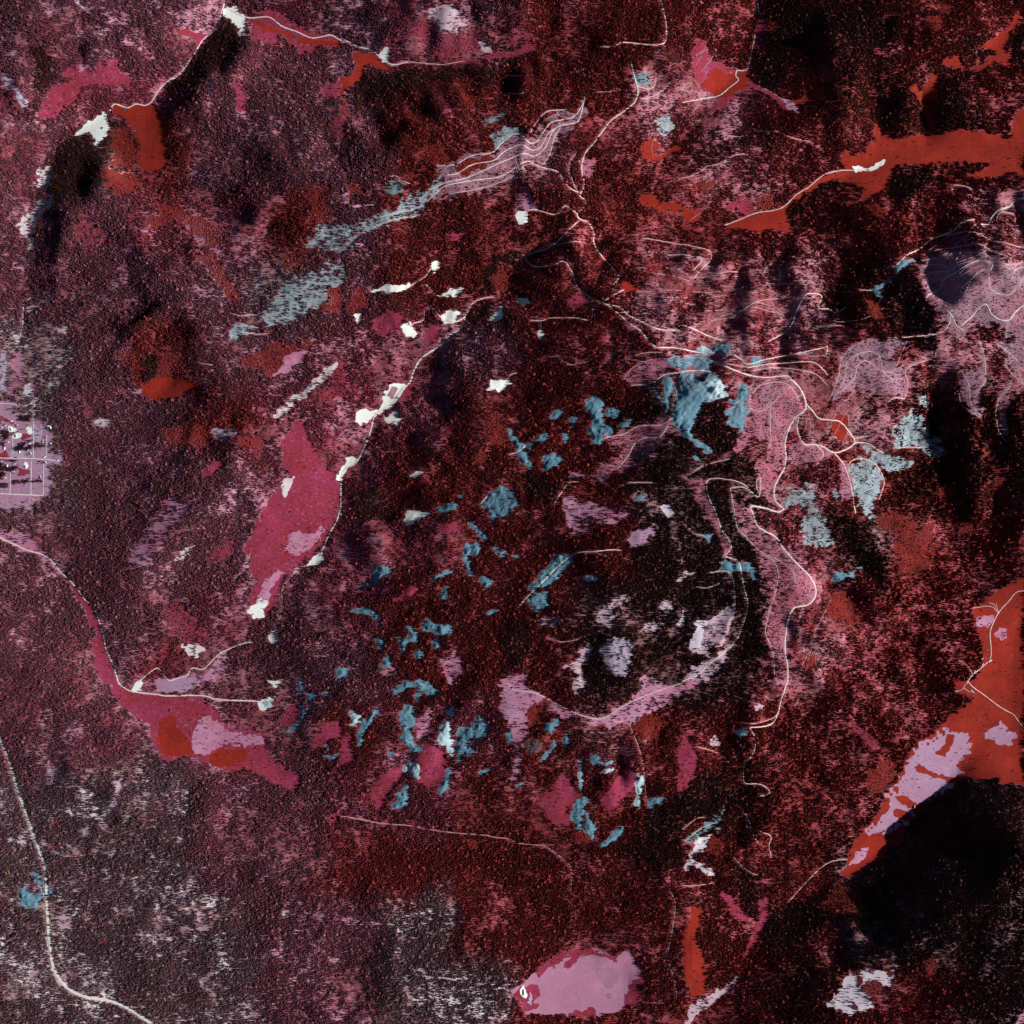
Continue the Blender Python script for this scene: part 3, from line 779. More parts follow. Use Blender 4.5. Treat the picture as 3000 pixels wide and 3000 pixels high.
# ------------------------------------------------------------------ relief: surveyed valley and ridge lines with heights in metres
VALLEYS = """
430,0,150 400,60,130 350,140,115 290,190,100 210,200,92 110,270,80 60,400,60 50,560,45 30,680,30 0,760,20
430,30,140 560,70,165 700,100,200 740,125,215 850,115,260 1010,90,320 1110,80,380
700,110,205 665,180,260 650,260,330
915,565,370 880,600,330 830,660,280 740,750,230 700,810,200 650,870,175 640,960,150 610,1030,130 560,1100,110 500,1170,95 400,1240,75 270,1290,58 225,1295,55
0,1010,30 100,1070,36 170,1160,44 190,1240,50 240,1310,56 300,1380,60 420,1420,66 520,1450,80 600,1530,110 800,1570,150 1000,1600,200 1080,1640,215
300,1400,62 420,1400,66
1932,310,180 1700,280,184 1600,330,190 1480,390,205 1400,405,215 1240,430,270
1660,250,186 1650,200,230 1640,150,300
1750,255,186 1735,180,215 1750,165,230 1850,110,260 1932,20,280
1430,0,230 1400,130,200 1370,160,205 1310,220,240 1250,290,300
1400,130,200 1450,170,235 1540,180,280
1932,1150,90 1900,1300,86 1932,1450,86 1850,1400,88 1760,1510,95 1680,1600,105 1600,1650,118 1500,1700,135 1430,1760,150 1390,1850,150 1320,1932,140
1090,1870,92 1000,1870,92 1180,1860,92
0,1400,70 60,1560,78 90,1700,82 110,1830,80 280,1932,78 500,1932,90
1390,1370,330 1400,1460,270 1390,1560,230 1420,1700,160
850,730,330 780,800,270 700,830,205
820,960,330 740,950,240 650,960,152
720,1060,330 640,1030,170
560,1330,140 480,1330,90
600,1460,120 640,1400,190 700,1330,260
790,1500,165 840,1400,260 860,1300,330
920,1540,190 950,1420,280
1080,1600,215 1060,1480,290 1040,1390,370
1180,1560,260 1170,1450,330
1880,930,300 1860,1050,200 1890,1150,120
1760,760,400 1780,900,290 1800,1050,200 1850,1120,110
1000,480,330 960,530,350
1700,520,380 1740,450,320 1800,400,280 1932,370,230
1620,520,330 1550,450,250 1500,400,205
1130,470,400 1180,430,330
330,700,170 250,800,130 150,900,70 60,960,40
430,1000,190 330,1100,120 250,1200,70
520,430,260 420,420,190 300,360,140 210,300,105
560,180,250 480,140,190
"""
RIDGES = """
475,75,300 445,130,300 395,185,280 335,215,240
205,290,270 195,330,270 160,380,240 130,440,210 110,500,190
1310,730,720 1290,860,670 1350,920,640 1430,990,600 1490,1080,570 1500,1130,540 1470,1200,520 1480,1300,470 1440,1370,420
1310,730,720 1410,700,690 1500,720,660 1560,680,620 1640,680,600 1740,600,600 1850,540,620 1932,520,640
1310,730,720 1250,660,660 1130,570,560 1090,470,520 1080,390,500 1040,320,500 1090,220,470 1190,150,450 1250,80,460
1040,320,500 960,280,500 820,350,460 650,450,400 540,560,360 440,640,310
1310,740,705 1200,720,600 1080,760,500 960,800,440 870,870,400 800,930,350
1290,860,690 1200,940,600 1130,1040,560 1150,1200,540 1170,1300,500 1100,1370,450
1130,1040,560 1010,1050,450 900,1050,380 800,1100,330 680,1180,230 560,1230,170
1150,1200,540 1000,1160,430 880,1200,370 760,1260,320 650,1300,260 580,1380,190
960,1280,430 900,1330,350 820,1370,280 720,1450,190
1000,1310,430 980,1440,310 940,1500,240
1100,1370,450 1120,1460,360 1120,1560,260
1220,1340,450 1230,1440,360 1200,1520,290
1330,1350,430 1320,1450,350 1290,1560,300 1330,1620,280
250,430,260 350,560,330 420,690,320 460,800,330 440,900,300 330,1000,240 250,1090,160 300,1180,110
420,690,320 520,650,330 600,720,300 570,820,270
60,60,340 200,90,330 310,40,300 380,0,270
0,300,180 30,200,260 60,60,340
480,250,330 560,330,400 660,330,430 780,250,470 900,190,480 1010,170,460
560,330,400 480,420,340 400,480,300 300,480,250
760,30,380 900,10,430 1050,0,470 1200,20,440
1340,30,360 1300,120,360 1230,200,390 1180,330,440
1560,60,480 1620,130,430 1580,220,380 1500,250,350 1420,270,360 1330,330,390 1200,370,420
1700,30,470 1800,60,440 1860,60,400
1830,200,370 1700,200,340
1590,390,260 1620,430,330 1700,400,300 1800,380,300 1860,430,420 1850,540,620
1640,680,600 1620,800,520 1680,900,450 1700,1050,370 1640,1200,330 1600,1350,280 1560,1500,230
1740,620,600 1820,720,540 1830,850,470 1850,960,390
1932,700,560 1920,850,480 1932,1000,330
1932,1600,600 1850,1700,560 1780,1720,500 1700,1790,430 1640,1800,380 1560,1850,330 1480,1932,300
1932,1800,520 1850,1880,450 1760,1932,400
1840,1490,200 1860,1540,380 1932,1600,600
1290,1730,260 1310,1800,230 1280,1900,170
1380,1620,300 1450,1560,290
120,1450,150 250,1500,180 380,1560,190 560,1640,190 750,1700,200 900,1740,190 1050,1720,170
200,1700,130 400,1760,150 600,1800,160 780,1880,190 900,1932,180
1700,460,380 1640,480,360 1560,500,330
1000,560,470 1060,640,500 1010,720,440
0,880,45 90,880,60
0,1200,130 80,1280,140 140,1340,130
"""
# regular survey grid of the frame area, growing coarser outwards to the horizon
STEP = 10.0
HALF = 4900.0
inner = np.arange(-HALF, HALF + 1, STEP)
outer, s, p = [], STEP, HALF
while p < 42000:
    s *= 1.35
    p += s
    outer.append(p)
AX = np.concatenate([-np.array(outer[::-1]), inner, np.array(outer)])
NG = len(AX)
I0 = len(outer)
I1 = I0 + len(inner)
GX, GY = np.meshgrid(AX, AX)      # row = y, column = x

# coarse membrane through the survey lines (relief displacement is removed point by point)
CN = 220
CH = 5400.0
cs = 2 * CH / (CN - 1)
Zc = np.full((CN, CN), np.nan)
Wc = np.zeros((CN, CN))
Zs = np.zeros((CN, CN))
for line in (VALLEYS.strip() + "\n" + RIDGES.strip()).splitlines():
    q = np.array([[float(c) for c in t.split(',')] for t in line.split()])
    u = (q[:, 0] * 1.5528 - 1500) * 3
    v = (1500 - q[:, 1] * 1.5528) * 3
    k = (HC - q[:, 2]) / HC
    pts = np.stack([u * k, v * k, q[:, 2]], 1)
    for a, b in zip(pts[:-1], pts[1:]):
        n = max(2, int(np.hypot(*(b - a)[:2]) / (cs * .5)))
        for t in np.linspace(0, 1, n):
            c = a + (b - a) * t
            i, j = int(round((c[0] + CH) / cs)), int(round((c[1] + CH) / cs))
            if 0 <= i < CN and 0 <= j < CN:
                Zs[j, i] += c[2]
                Wc[j, i] += 1
fixed = Wc > 0
Z = np.full((CN, CN), 280.0)
Z[fixed] = Zs[fixed] / Wc[fixed]
Zfix = Z.copy()
def relax(Z, fixed, Zfix, n):
    for _ in range(n):
        P = np.pad(Z, 1, mode='edge')
        Zn = (P[:-2, 1:-1] + P[2:, 1:-1] + P[1:-1, :-2] + P[1:-1, 2:]) * .25
        Z = Z + 1.0 * (Zn - Z)
        Z[fixed] = Zfix[fixed]
    return Z
# coarse-to-fine start value
for lev in (8, 4, 2):
    m = CN // lev
    zf = np.zeros((m, m)); wf = np.zeros((m, m))
    jj, ii = np.nonzero(fixed)
    np.add.at(zf, (np.minimum(jj // lev, m - 1), np.minimum(ii // lev, m - 1)), Zfix[jj, ii])
    np.add.at(wf, (np.minimum(jj // lev, m - 1), np.minimum(ii // lev, m - 1)), 1)
    fx = wf > 0
    jx = np.minimum(np.arange(m) * lev + lev // 2, CN - 1)
    z0 = Z[np.ix_(jx, jx)]
    z0[fx] = zf[fx] / wf[fx]
    z0 = relax(z0, fx, z0.copy(), 400)
    up = np.minimum(np.arange(CN) // lev, m - 1)
    Z = z0[np.ix_(up, up)]
    Z[fixed] = Zfix[fixed]
    Z = relax(Z, fixed, Zfix, 60)
Z = relax(Z, fixed, Zfix, 250)
for _ in range(2):
    P = np.pad(Z, 1, mode='edge')
    Z = .5 * Z + .125 * (P[:-2, 1:-1] + P[2:, 1:-1] + P[1:-1, :-2] + P[1:-1, 2:])

def bil(Zg, h, x, y):
    n = Zg.shape[0]
    fx = np.clip((x + h) / (2 * h) * (n - 1), 0, n - 1.001)
    fy = np.clip((y + h) / (2 * h) * (n - 1), 0, n - 1.001)
    i, j = fx.astype(int), fy.astype(int)
    a, b = fx - i, fy - j
    return (Zg[j, i] * (1 - a) + Zg[j, i + 1] * a) * (1 - b) + (Zg[j + 1, i] * (1 - a) + Zg[j + 1, i + 1] * a) * b

HB = bil(Z, CH, GX, GY)                                    # broad relief
# valley floors and meadows stay smooth; spurs and gullies grow away from them
cxy = np.linspace(-CH, CH, CN)
CXg, CYg = np.meshgrid(cxy, cxy)
dv2 = np.full((CN, CN), 1e12)
for line in VALLEYS.strip().splitlines():
    q = np.array([[float(c) for c in t.split(',')] for t in line.split()])
    if q[:, 2].max() > 300:
        q = q[q[:, 2] < 230]
    k = (HC - q[:, 2]) / HC
    u, v = (q[:, 0] * 1.5528 - 1500) * 3 * k, (1500 - q[:, 1] * 1.5528) * 3 * k
    for a in range(len(q) - 1):
        ex, ey = u[a + 1] - u[a], v[a + 1] - v[a]
        t = np.clip(((CXg - u[a]) * ex + (CYg - v[a]) * ey) / (ex * ex + ey * ey + 1e-6), 0, 1)
        dv2 = np.minimum(dv2, (CXg - u[a] - t * ex) ** 2 + (CYg - v[a] - t * ey) ** 2)
vfc = smooth(60, 520, np.sqrt(dv2))
for line in AREAS.strip().splitlines():
    cls, fr, txt = line.split(' ', 2)
    if cls in ('meadow_red', 'field_pink', 'field_mauve', 'meadow_crimson', 'field_white'):
        q = parse(fr, txt)
        if np.ptp(q, 0).max() < 420:
            continue
        kq = (HC - bil(Z, CH, q[:, 0] * .97, q[:, 1] * .97)) / HC
        vfc = np.minimum(vfc, .25 + .75 * smooth(-40, 260, -sdist(CXg, CYg, q * kq[:, None])))
for _ in range(3):
    P = np.pad(vfc, 1, mode='edge')
    vfc = .4 * vfc + .15 * (P[:-2, 1:-1] + P[2:, 1:-1] + P[1:-1, :-2] + P[1:-1, 2:])
valley_f = bil(vfc, CH, GX, GY) * smooth(30, 200, HB)
# gully and spur relief, fading out on the valley floors
wx = GX + 130 * fbm(GX, GY, 800, 3, 2)
wy = GY + 130 * fbm(GX, GY, 800, 4, 2)
rid = 1 - np.abs(fbm(wx, wy, 560, 11, 2)) * 2.0
# spurs and gullies run straight downhill: a noise field smeared along the fall line of the broad relief
LN = 500
lx = np.linspace(-HALF - 100, HALF + 100, LN)
LX, LY = np.meshgrid(lx, lx)
Zb = Z.copy()
for _ in range(14):
    P = np.pad(Zb, 1, mode='edge')
    Zb = .2 * Zb + .2 * (P[:-2, 1:-1] + P[2:, 1:-1] + P[1:-1, :-2] + P[1:-1, 2:])
gby, gbx = np.gradient(Zb, cs)
slope = np.hypot(gbx, gby)
gnx, gny = gbx / (slope + .01), gby / (slope + .01)
acc = np.zeros((LN, LN))
for sg in (-1, 1):
    qx, qy = LX.copy(), LY.copy()
    for _ in range(11):
        acc += fbm(qx, qy, 230, 17, 2, .6)
        qx, qy = qx + sg * 24 * bil(gnx, CH, qx, qy), qy + sg * 24 * bil(gny, CH, qx, qy)
acc = acc / acc.std()
acc = 1.2 * (np.abs(acc) ** .8) * np.sign(acc)
gully = bil(acc, HALF + 100, GX, GY) * smooth(.05, .30, bil(slope, CH, GX, GY)) * (np.maximum(np.abs(GX), np.abs(GY)) < HALF + 100)
H0 = HB + valley_f * (24 * (rid - .6) + 27 * gully + 15 * fbm(wx, wy, 260, 21, 4, .55)) + (.6 + 3.2 * valley_f) * fbm(GX, GY, 90, 31, 3)
H0 = H0.astype(np.float64)
Hin = H0[I0:I1, I0:I1]

def ground_z(x, y):
    return bil(Hin, HALF, np.asarray(x, float), np.asarray(y, float))

def rectify(p):
    """remove relief displacement: photo position -> true plan position on this terrain"""
    x, y = p[:, 0].copy(), p[:, 1].copy()
    for _ in range(8):
        k = (HC - ground_z(x, y)) / HC
        x, y = p[:, 0] * k, p[:, 1] * k
    return np.stack([x, y], 1)

# ------------------------------------------------------------------ materials
def lin(*c):
    return tuple(c) + (1.0,)

def nt_new(name, rough=0.9):
    m = bpy.data.materials.new(name)
    m.use_nodes = True
    b = m.node_tree.nodes['Principled BSDF']
    b.inputs['Roughness'].default_value = rough
    b.inputs['Specular IOR Level'].default_value = 0.15
    return m, m.node_tree, b

def pos_noise(nt, scale_m, detail=4, rough=.55, dist=0.0):
    g = nt.nodes.new('ShaderNodeNewGeometry')
    n = nt.nodes.new('ShaderNodeTexNoise')
    n.inputs['Scale'].default_value = 1.0 / scale_m
    n.inputs['Detail'].default_value = detail
    n.inputs['Roughness'].default_value = rough
    n.inputs['Distortion'].default_value = dist
    nt.links.new(g.outputs['Position'], n.inputs['Vector'])
    return n.outputs['Fac']

def ramp(nt, fac, stops):
    r = nt.nodes.new('ShaderNodeValToRGB')
    e = r.color_ramp.elements
    while len(e) < len(stops):
        e.new(0.5)
    for k, (p, c) in enumerate(stops):
        e[k].position = p
        e[k].color = c
    nt.links.new(fac, r.inputs['Fac'])
    return r.outputs['Color']

def mixc(nt, fac, a, b, mode='MIX'):
    m = nt.nodes.new('ShaderNodeMix')
    m.data_type = 'RGBA'
    m.blend_type = mode
    for s, v in ((m.inputs[0], fac), (m.inputs[6], a), (m.inputs[7], b)):
        if hasattr(v, 'links'):
            nt.links.new(v, s)
        else:
            s.default_value = v
    return m.outputs[2]

def bump(nt, b, fac, strength, dist):
    n = nt.nodes.new('ShaderNodeBump')
    n.inputs['Strength'].default_value = strength
    n.inputs['Distance'].default_value = dist
    nt.links.new(fac, n.inputs['Height'])
    nt.links.new(n.outputs['Normal'], b.inputs['Normal'])

def cover_mat(name, c1, c2, c3, big=420, fine=28, grain=.35, rough=.95, bmp=0.0):
    """three-tone ground cover: broad drift of c1/c2 with small flecks of c3"""
    m, nt, b = nt_new(name, rough)
    base = ramp(nt, pos_noise(nt, big, 5, .6, .4), [(.36, c1), (.62, c2)])
    fleck = ramp(nt, pos_noise(nt, fine, 5, .7), [(.56, lin(0, 0, 0)), (.72, lin(1, 1, 1))])
    col = mixc(nt, fleck, base, c3)
    g = ramp(nt, pos_noise(nt, fine * .45, 3, .6), [(.3, lin(1 - grain, 1 - grain, 1 - grain)), (.7, lin(1, 1, 1))])
    col = mixc(nt, 1.0, col, g, 'MULTIPLY')
    nt.links.new(col, b.inputs['Base Color'])
    if bmp:
        bump(nt, b, pos_noise(nt, 45, 6, .7), bmp, 12)
    return m

# class: colours, tree factor, shrub factor, edge raggedness (m), name, category, words
CLS = {
 'meadow_red': ((lin(.31, .022, .011), lin(.23, .017, .009), lin(.31, .055, .065)), .02, .0, 12, 'meadow', 'meadow', 'smooth red grass meadow', 0.28),
 'meadow_crimson': ((lin(.30, .033, .085), lin(.27, .026, .045), lin(.40, .15, .23)), 0.07, 0.03, 14, 'meadow', 'meadow', 'crimson pink grass meadow', 0.28),
 'brush_red': ((lin(.23, .022, .015), lin(.17, .016, .012), lin(.28, .045, .045)), .22, .6, 40, 'brush_patch', 'shrubland', 'rusty red brush patch', .3),
 'brush_crimson': ((lin(.29, .035, .075), lin(.23, .028, .036), lin(.38, .17, .24)), 0.3, 0.35, 40, 'brush_patch', 'shrubland', 'crimson brush patch', .3),
 'field_pink': ((lin(.50, .24, .36), lin(.44, .15, .25), lin(.56, .36, .46)), 0.3, .0, 24, 'clearing', 'clearing', 'pale pink grassy clearing', 0.25),
 'field_mauve': ((lin(.40, .24, .36), lin(.38, .19, .29), lin(.52, .36, .44)), 0.06, .0, 34, 'clearing', 'clearing', 'mauve grassy field', 0.26),
 'field_pale': ((lin(.54, .40, .46), lin(.48, .29, .37), lin(.64, .56, .58)), 0.34, 0, 26, 'clearing', 'clearing', 'pale pinkish bare clearing', 0.22),
 'field_white': ((lin(.66, .60, .66), lin(.60, .50, .58), lin(.70, .68, .68)), 0.13, .0, 22, 'clearing', 'clearing', 'whitish dry clearing', .1),
 'field_grey': ((lin(.34, .31, .40), lin(.42, .30, .40), lin(.50, .42, .48)), 0.26, .0, 24, 'clearing', 'clearing', 'grey mauve bare field', 0.22),
 'field_dusk': ((lin(.34, .15, .23), lin(.38, .2, .28), lin(.32, .14, .2)), .0, .0, 14, 'clearing', 'clearing', 'dull mauve oval patch', .12),
 'cut_pink': ((lin(.44, .16, .23), lin(.40, .10, .15), lin(.54, .32, .36)), 0.24, .22, 34, 'logged_slope', 'logged area', 'pink logged slope', .3),
 'cut_grey': ((lin(.30, .17, .23), lin(.36, .15, .20), lin(.44, .32, .36)), .16, .2, 34, 'logged_slope', 'logged area', 'grey mauve logged slope', .3),
 'talus': ((lin(.30, .37, .41), lin(.24, .28, .32), lin(.62, .66, .66)), .38, .0, 60, 'rocky_slope', 'rocky slope', 'streaky grey-white rocky slope', .3),
 'talus_dark': ((lin(.14, .24, .27), lin(.16, .22, .25), lin(.40, .45, .46)), .4, .0, 50, 'rocky_slope', 'rocky slope', 'dim teal-grey rocky slope', .3),
 'rock': ((lin(.14, .28, .36), lin(.105, .225, .30), lin(.28, .43, .49)), 0.05, 0, 15, 'rock_outcrop', 'rock', 'blue-grey bare rock outcrop', 0.3),
 'rock_summit': ((lin(.15, .30, .385), lin(.115, .245, .32), lin(.30, .46, .52)), 0.02, 0, 14, 'rock_outcrop', 'rock', 'blue-grey bare rock outcrop', 0.3),
 'rock_pale': ((lin(.42, .56, .60), lin(.34, .49, .54), lin(.6, .7, .72)), 0.03, 0, 14, 'rock_outcrop', 'rock', 'pale cyan bare rock outcrop', 0.22),
 'rock_dark': ((lin(.09, .07, .08), lin(.12, .08, .09), lin(.16, .12, .13)), .15, .2, 24, 'rock_outcrop', 'rock', 'dark burnt-looking rock patch', .25),
 'sand_speckled': ((lin(.66, .58, .60), lin(.54, .42, .46), lin(.72, .72, .70)), .35, .0, 60, 'sandy_slope', 'sandy ground', 'speckled white sandy slope', .15),
 'pad': ((lin(.74, .78, .72), lin(.80, .82, .77), lin(.66, .70, .66)), .0, .0, 13, 'bare_pad', 'bare ground', 'bright white earth pad', .1),
 'lakebed': ((lin(.45, .21, .32), lin(.42, .17, .27), lin(.47, .27, .36)), .0, .0, 12, 'meadow', 'meadow', 'pale pink oval lakebed', .18),
 'darkwood_and_shade': (None, 1.25, .0, 25, None, None, None, 0),
 'grove': ((lin(.20, .03, .02), lin(.16, .02, .015), lin(.28, .05, .03)), .2, 1.6, 8, 'tree_island', 'grove', 'rust red broadleaf clump', .3),
 'pond': (None, .0, .0, 2, 'pond', 'pond', 'small dark teal pond', 0),
}
ROCKY = {'rock', 'rock_summit', 'rock_pale', 'rock_dark'}
MATS = {}
for k, v in CLS.items():
    if v[0]:
        MATS[k] = cover_mat('cover_' + k, *v[0], grain=v[7], bmp=.5 if k in ROCKY or 'talus' in k else 0.0,
                            big=130 if k in ROCKY else 170 if k.startswith('meadow') else 300, fine=22 if k in ROCKY else 28)
pm, pnt, pb = nt_new('pond_water', .12)
pb.inputs['Specular IOR Level'].default_value = .5
pnt.links.new(ramp(pnt, pos_noise(pnt, 40), [(.3, lin(.02, .07, .08)), (.7, lin(.03, .10, .11))]), pb.inputs['Base Color'])
MATS['pond'] = pm
MATS['road'] = cover_mat('gravel_road', lin(.74, .69, .63), lin(.66, .58, .55), lin(.60, .52, .48), 160, 14, .12)
MATS['track'] = cover_mat('dirt_track', lin(.66, .56, .54), lin(.56, .42, .43), lin(.62, .5, .48), 160, 14, .18)
MATS['skid'] = cover_mat('skid_trail_dirt', lin(.52, .32, .36), lin(.46, .24, .28), lin(.56, .4, .42), 160, 14, .18)
MATS['street'] = cover_mat('village_street', lin(.70, .64, .62), lin(.64, .56, .56), lin(.6, .5, .5), 160, 14, .12)
MATS['highway'] = cover_mat('highway_surface', lin(.72, .72, .64), lin(.66, .66, .60), lin(.56, .56, .5), 160, 14, .1)

gm, gnt, gb = nt_new('forest_floor', .95)
at = gnt.nodes.new('ShaderNodeAttribute')
at.attribute_name = 'cover'
gcol = mixc(gnt, 1.0, at.outputs['Color'], ramp(gnt, pos_noise(gnt, 34, 6, .7), [(.34, lin(.55, .5, .5)), (.52, lin(1, 1, 1)), (.66, lin(1.35, 1.5, 1.5))]), 'MULTIPLY')
gcol = mixc(gnt, 1.0, gcol, ramp(gnt, pos_noise(gnt, 230, 5, .6), [(.35, lin(.75, .7, .7)), (.65, lin(1.2, 1.2, 1.2))]), 'MULTIPLY')
gnt.links.new(gcol, gb.inputs['Base Color'])

tm, tnt, tb = nt_new('needles_and_leaves', .85)
ta = tnt.nodes.new('ShaderNodeAttribute')
ta.attribute_type = 'INSTANCER'
ta.attribute_name = 'tint'
tnt.links.new(ta.outputs['Color'], tb.inputs['Base Color'])
bark, bnt, bb = nt_new('bark', .9)
bnt.links.new(ramp(bnt, pos_noise(bnt, 2), [(.3, lin(.10, .07, .06)), (.7, lin(.16, .11, .09))]), bb.inputs['Base Color'])

# ------------------------------------------------------------------ undergrowth and tree-cover maps on the grid
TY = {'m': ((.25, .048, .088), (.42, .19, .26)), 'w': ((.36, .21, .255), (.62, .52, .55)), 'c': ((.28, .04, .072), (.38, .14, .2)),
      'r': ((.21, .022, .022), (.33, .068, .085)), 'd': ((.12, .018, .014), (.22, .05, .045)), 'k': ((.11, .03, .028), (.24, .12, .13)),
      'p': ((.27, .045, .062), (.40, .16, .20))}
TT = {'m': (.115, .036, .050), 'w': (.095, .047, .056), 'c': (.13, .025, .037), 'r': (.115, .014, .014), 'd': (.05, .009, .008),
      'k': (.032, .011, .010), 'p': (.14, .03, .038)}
cells = [ln.split() for ln in COVER.strip().splitlines()]
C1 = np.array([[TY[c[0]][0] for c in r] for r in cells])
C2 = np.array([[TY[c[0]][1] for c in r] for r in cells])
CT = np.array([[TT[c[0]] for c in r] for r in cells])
CD = np.array([[int(c[1]) / 10 for c in r] for r in cells])

gx, gy = GX[I0:I1, I0:I1], GY[I0:I1, I0:I1]
NI = gx.shape[0]
def photo_uv(x, y, z):
    k = HC / (HC - z)
    return x * k, y * k
def chart(A, u, v):
    wu = u + 190 * fbm(u, v, 420, 51, 3, .6)
    wv = v + 190 * fbm(u, v, 420, 57, 3, .6)
    fx = np.clip((wu + 4500) / 9000 * 16 - .5, 0, 14.999)
    fy = np.clip((4500 - wv) / 9000 * 16 - .5, 0, 14.999)
    i, j = fx.astype(int), fy.astype(int)
    a, b = fx - i, fy - j
    a, b = smooth(.2, .8, a), smooth(.2, .8, b)
    if A.ndim == 3:
        a, b = a[..., None], b[..., None]
    return (A[j, i] * (1 - a) + A[j, i + 1] * a) * (1 - b) + (A[j + 1, i] * (1 - a) + A[j + 1, i + 1] * a) * b
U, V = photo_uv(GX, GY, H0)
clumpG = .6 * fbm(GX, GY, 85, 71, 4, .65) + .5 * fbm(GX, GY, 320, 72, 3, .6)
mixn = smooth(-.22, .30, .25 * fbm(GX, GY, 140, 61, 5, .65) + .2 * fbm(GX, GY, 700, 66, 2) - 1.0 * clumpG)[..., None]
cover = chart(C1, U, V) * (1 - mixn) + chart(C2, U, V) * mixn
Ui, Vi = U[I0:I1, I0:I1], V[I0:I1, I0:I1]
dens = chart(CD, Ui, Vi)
clump = clumpG[I0:I1, I0:I1]
redp = smooth(.10, .30, fbm(gx, gy, 330, 141, 4, .6) + .06)          # rusty low scrub showing between the stands
dens = np.clip(dens + .12 + .8 * clump - .16 * redp, 0.02, 1.0)
rp = smooth(.10, .30, fbm(GX, GY, 330, 141, 4, .6) + .06)[..., None]
isK = np.array([[1.0 if c_[0] in 'k' else 0.0 for c_ in r_] for r_ in cells])
kw_ = (1 - chart(isK, U, V))[..., None]
rp = rp * kw_
cover = cover * (1 - .6 * rp) + np.array([.17, .019, .016]) * .6 * rp
shrub = np.clip(.12 + .25 * fbm(gx, gy, 260, 81, 3), 0, .5) * .5
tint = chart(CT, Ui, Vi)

# ------------------------------------------------------------------ labels that place each thing by a landmark
LANDMARKS = [(180, 245, 'the white streamside flat'), (440, 40, 'the white top-left junction'), (728, 107, 'the white top pad'),
 (1750, 290, 'the big upper-right meadow'), (1315, 740, 'the large blue summit'), (1100, 1870, 'the pink lakebed meadow'),
 (1880, 1300, 'the red farm meadow'), (320, 1370, 'the crimson valley meadow'), (50, 850, 'the left-edge village'),
 (1620, 1870, 'the white lower-right clearing'), (930, 300, 'the striped logged spur'), (720, 770, 'the big white creekside pad'),
 (110, 1800, 'the highway curve'), (1500, 1130, 'the pink ridge strip'), (1050, 1080, 'the diagonal-road rock'),
 (975, 1390, 'the pink gully strip'), (1150, 1220, 'the central pale clearings'), (1860, 520, 'the grey logged hill'),
 (560, 950, 'the crimson creek hillside'), (1370, 140, 'the forked top-right meadow'), (940, 720, 'the lone spurred pad'),
 (1690, 600, 'the dark right-hand wood'), (1640, 900, 'the right-hand rocky slopes'), (1380, 1580, 'the shaded teal gully'),
 (800, 1430, 'the magenta rock meadows'), (940, 950, 'the round central rock'), (320, 270, 'the red upper-left meadow'),
 (330, 690, 'the rusty left clearing'), (560, 580, 'the grey streaked slope'), (1230, 430, 'the small upper red meadows'),
 (450, 1750, 'the speckled lower-left forest'), (1330, 1780, 'the red bottom ridges')]
LM = np.array([(a, b) for a, b, _ in LANDMARKS], float)
DIRS = ['right of', 'upper right of', 'above', 'upper left of', 'left of', 'lower left of', 'below', 'lower right of']
ORD = ['', 'second ', 'third ', 'fourth ', 'fifth ', 'sixth ', 'seventh ', 'eighth ', 'ninth ', 'tenth ', 'eleventh ', 'twelfth ', 'thirteenth ', 'fourteenth '] + ['%dth ' % q for q in range(15, 60)]
PENDING = []
def pend(ob, words, u, v, group=None):
    """register a thing; its place phrase is worked out once all of its kind are known"""
    fx, fy = (u / 3 + 1500) / 1.5528, (1500 - v / 3) / 1.5528
    PENDING.append((ob, words, fx, fy))
    if group:
        ob['group'] = group
def settle_labels():
    buckets = {}
    for ob, words, fx, fy in PENDING:
        d = np.hypot(LM[:, 0] - fx, LM[:, 1] - fy)
        i = int(np.argmin(d))
        if d[i] < 28:
            key = (words, i, 'at')
        else:
            a = math.atan2(LM[i, 1] - fy, fx - LM[i, 0])
            key = (words, i, DIRS[int(round(a / (math.pi / 4))) % 8])
        buckets.setdefault(key, []).append((d[i], ob))
    for (words, i, rel), L in buckets.items():
        L.sort(key=lambda t: t[0])
        for r, (_, ob) in enumerate(L):
            o = '' if len(L) == 1 else (ORD[r] if r else '') + 'nearest '
            if len(L) == 1:
                ob['label'] = '%s %s %s' % (words, rel, LANDMARKS[i][2])
            else:
                ob['label'] = '%s, %s%s %s' % (words, o, rel, LANDMARKS[i][2])

# ------------------------------------------------------------------ mesh helpers
def mesh_obj(name, verts, faces, mat, parent=None, smooth_s=True):
    me = bpy.data.meshes.new(name)
    verts = np.asarray(verts, np.float32)
    faces = np.asarray(faces, np.int32)
    nf, k = faces.shape
    me.vertices.add(len(verts))
    me.vertices.foreach_set('co', verts.ravel())
    me.loops.add(nf * k)
    me.loops.foreach_set('vertex_index', faces.ravel())
    me.polygons.add(nf)
    me.polygons.foreach_set('loop_start', np.arange(nf, dtype=np.int32) * k)
    if smooth_s:
        me.polygons.foreach_set('use_smooth', np.ones(nf, bool))
    me.update(calc_edges=True)
    if mat:
        me.materials.append(mat)
    ob = bpy.data.objects.new(name, me)
    COL.objects.link(ob)
    if parent:
        ob.parent = parent
    return ob

SURF = Hin.copy()                     # top of everything laid on the ground so far
OPEN = np.zeros((NI, NI), np.int16)   # which open area a grid point lies in
edge_a = fbm(gx, gy, 70, 91, 3, .65)
edge_b = fbm(gx, gy, 190, 97, 2, .6)
edge_c = vnoise(gx, gy, 27, 99)
rockrel = fbm(gx, gy, 70, 101, 4, .6)

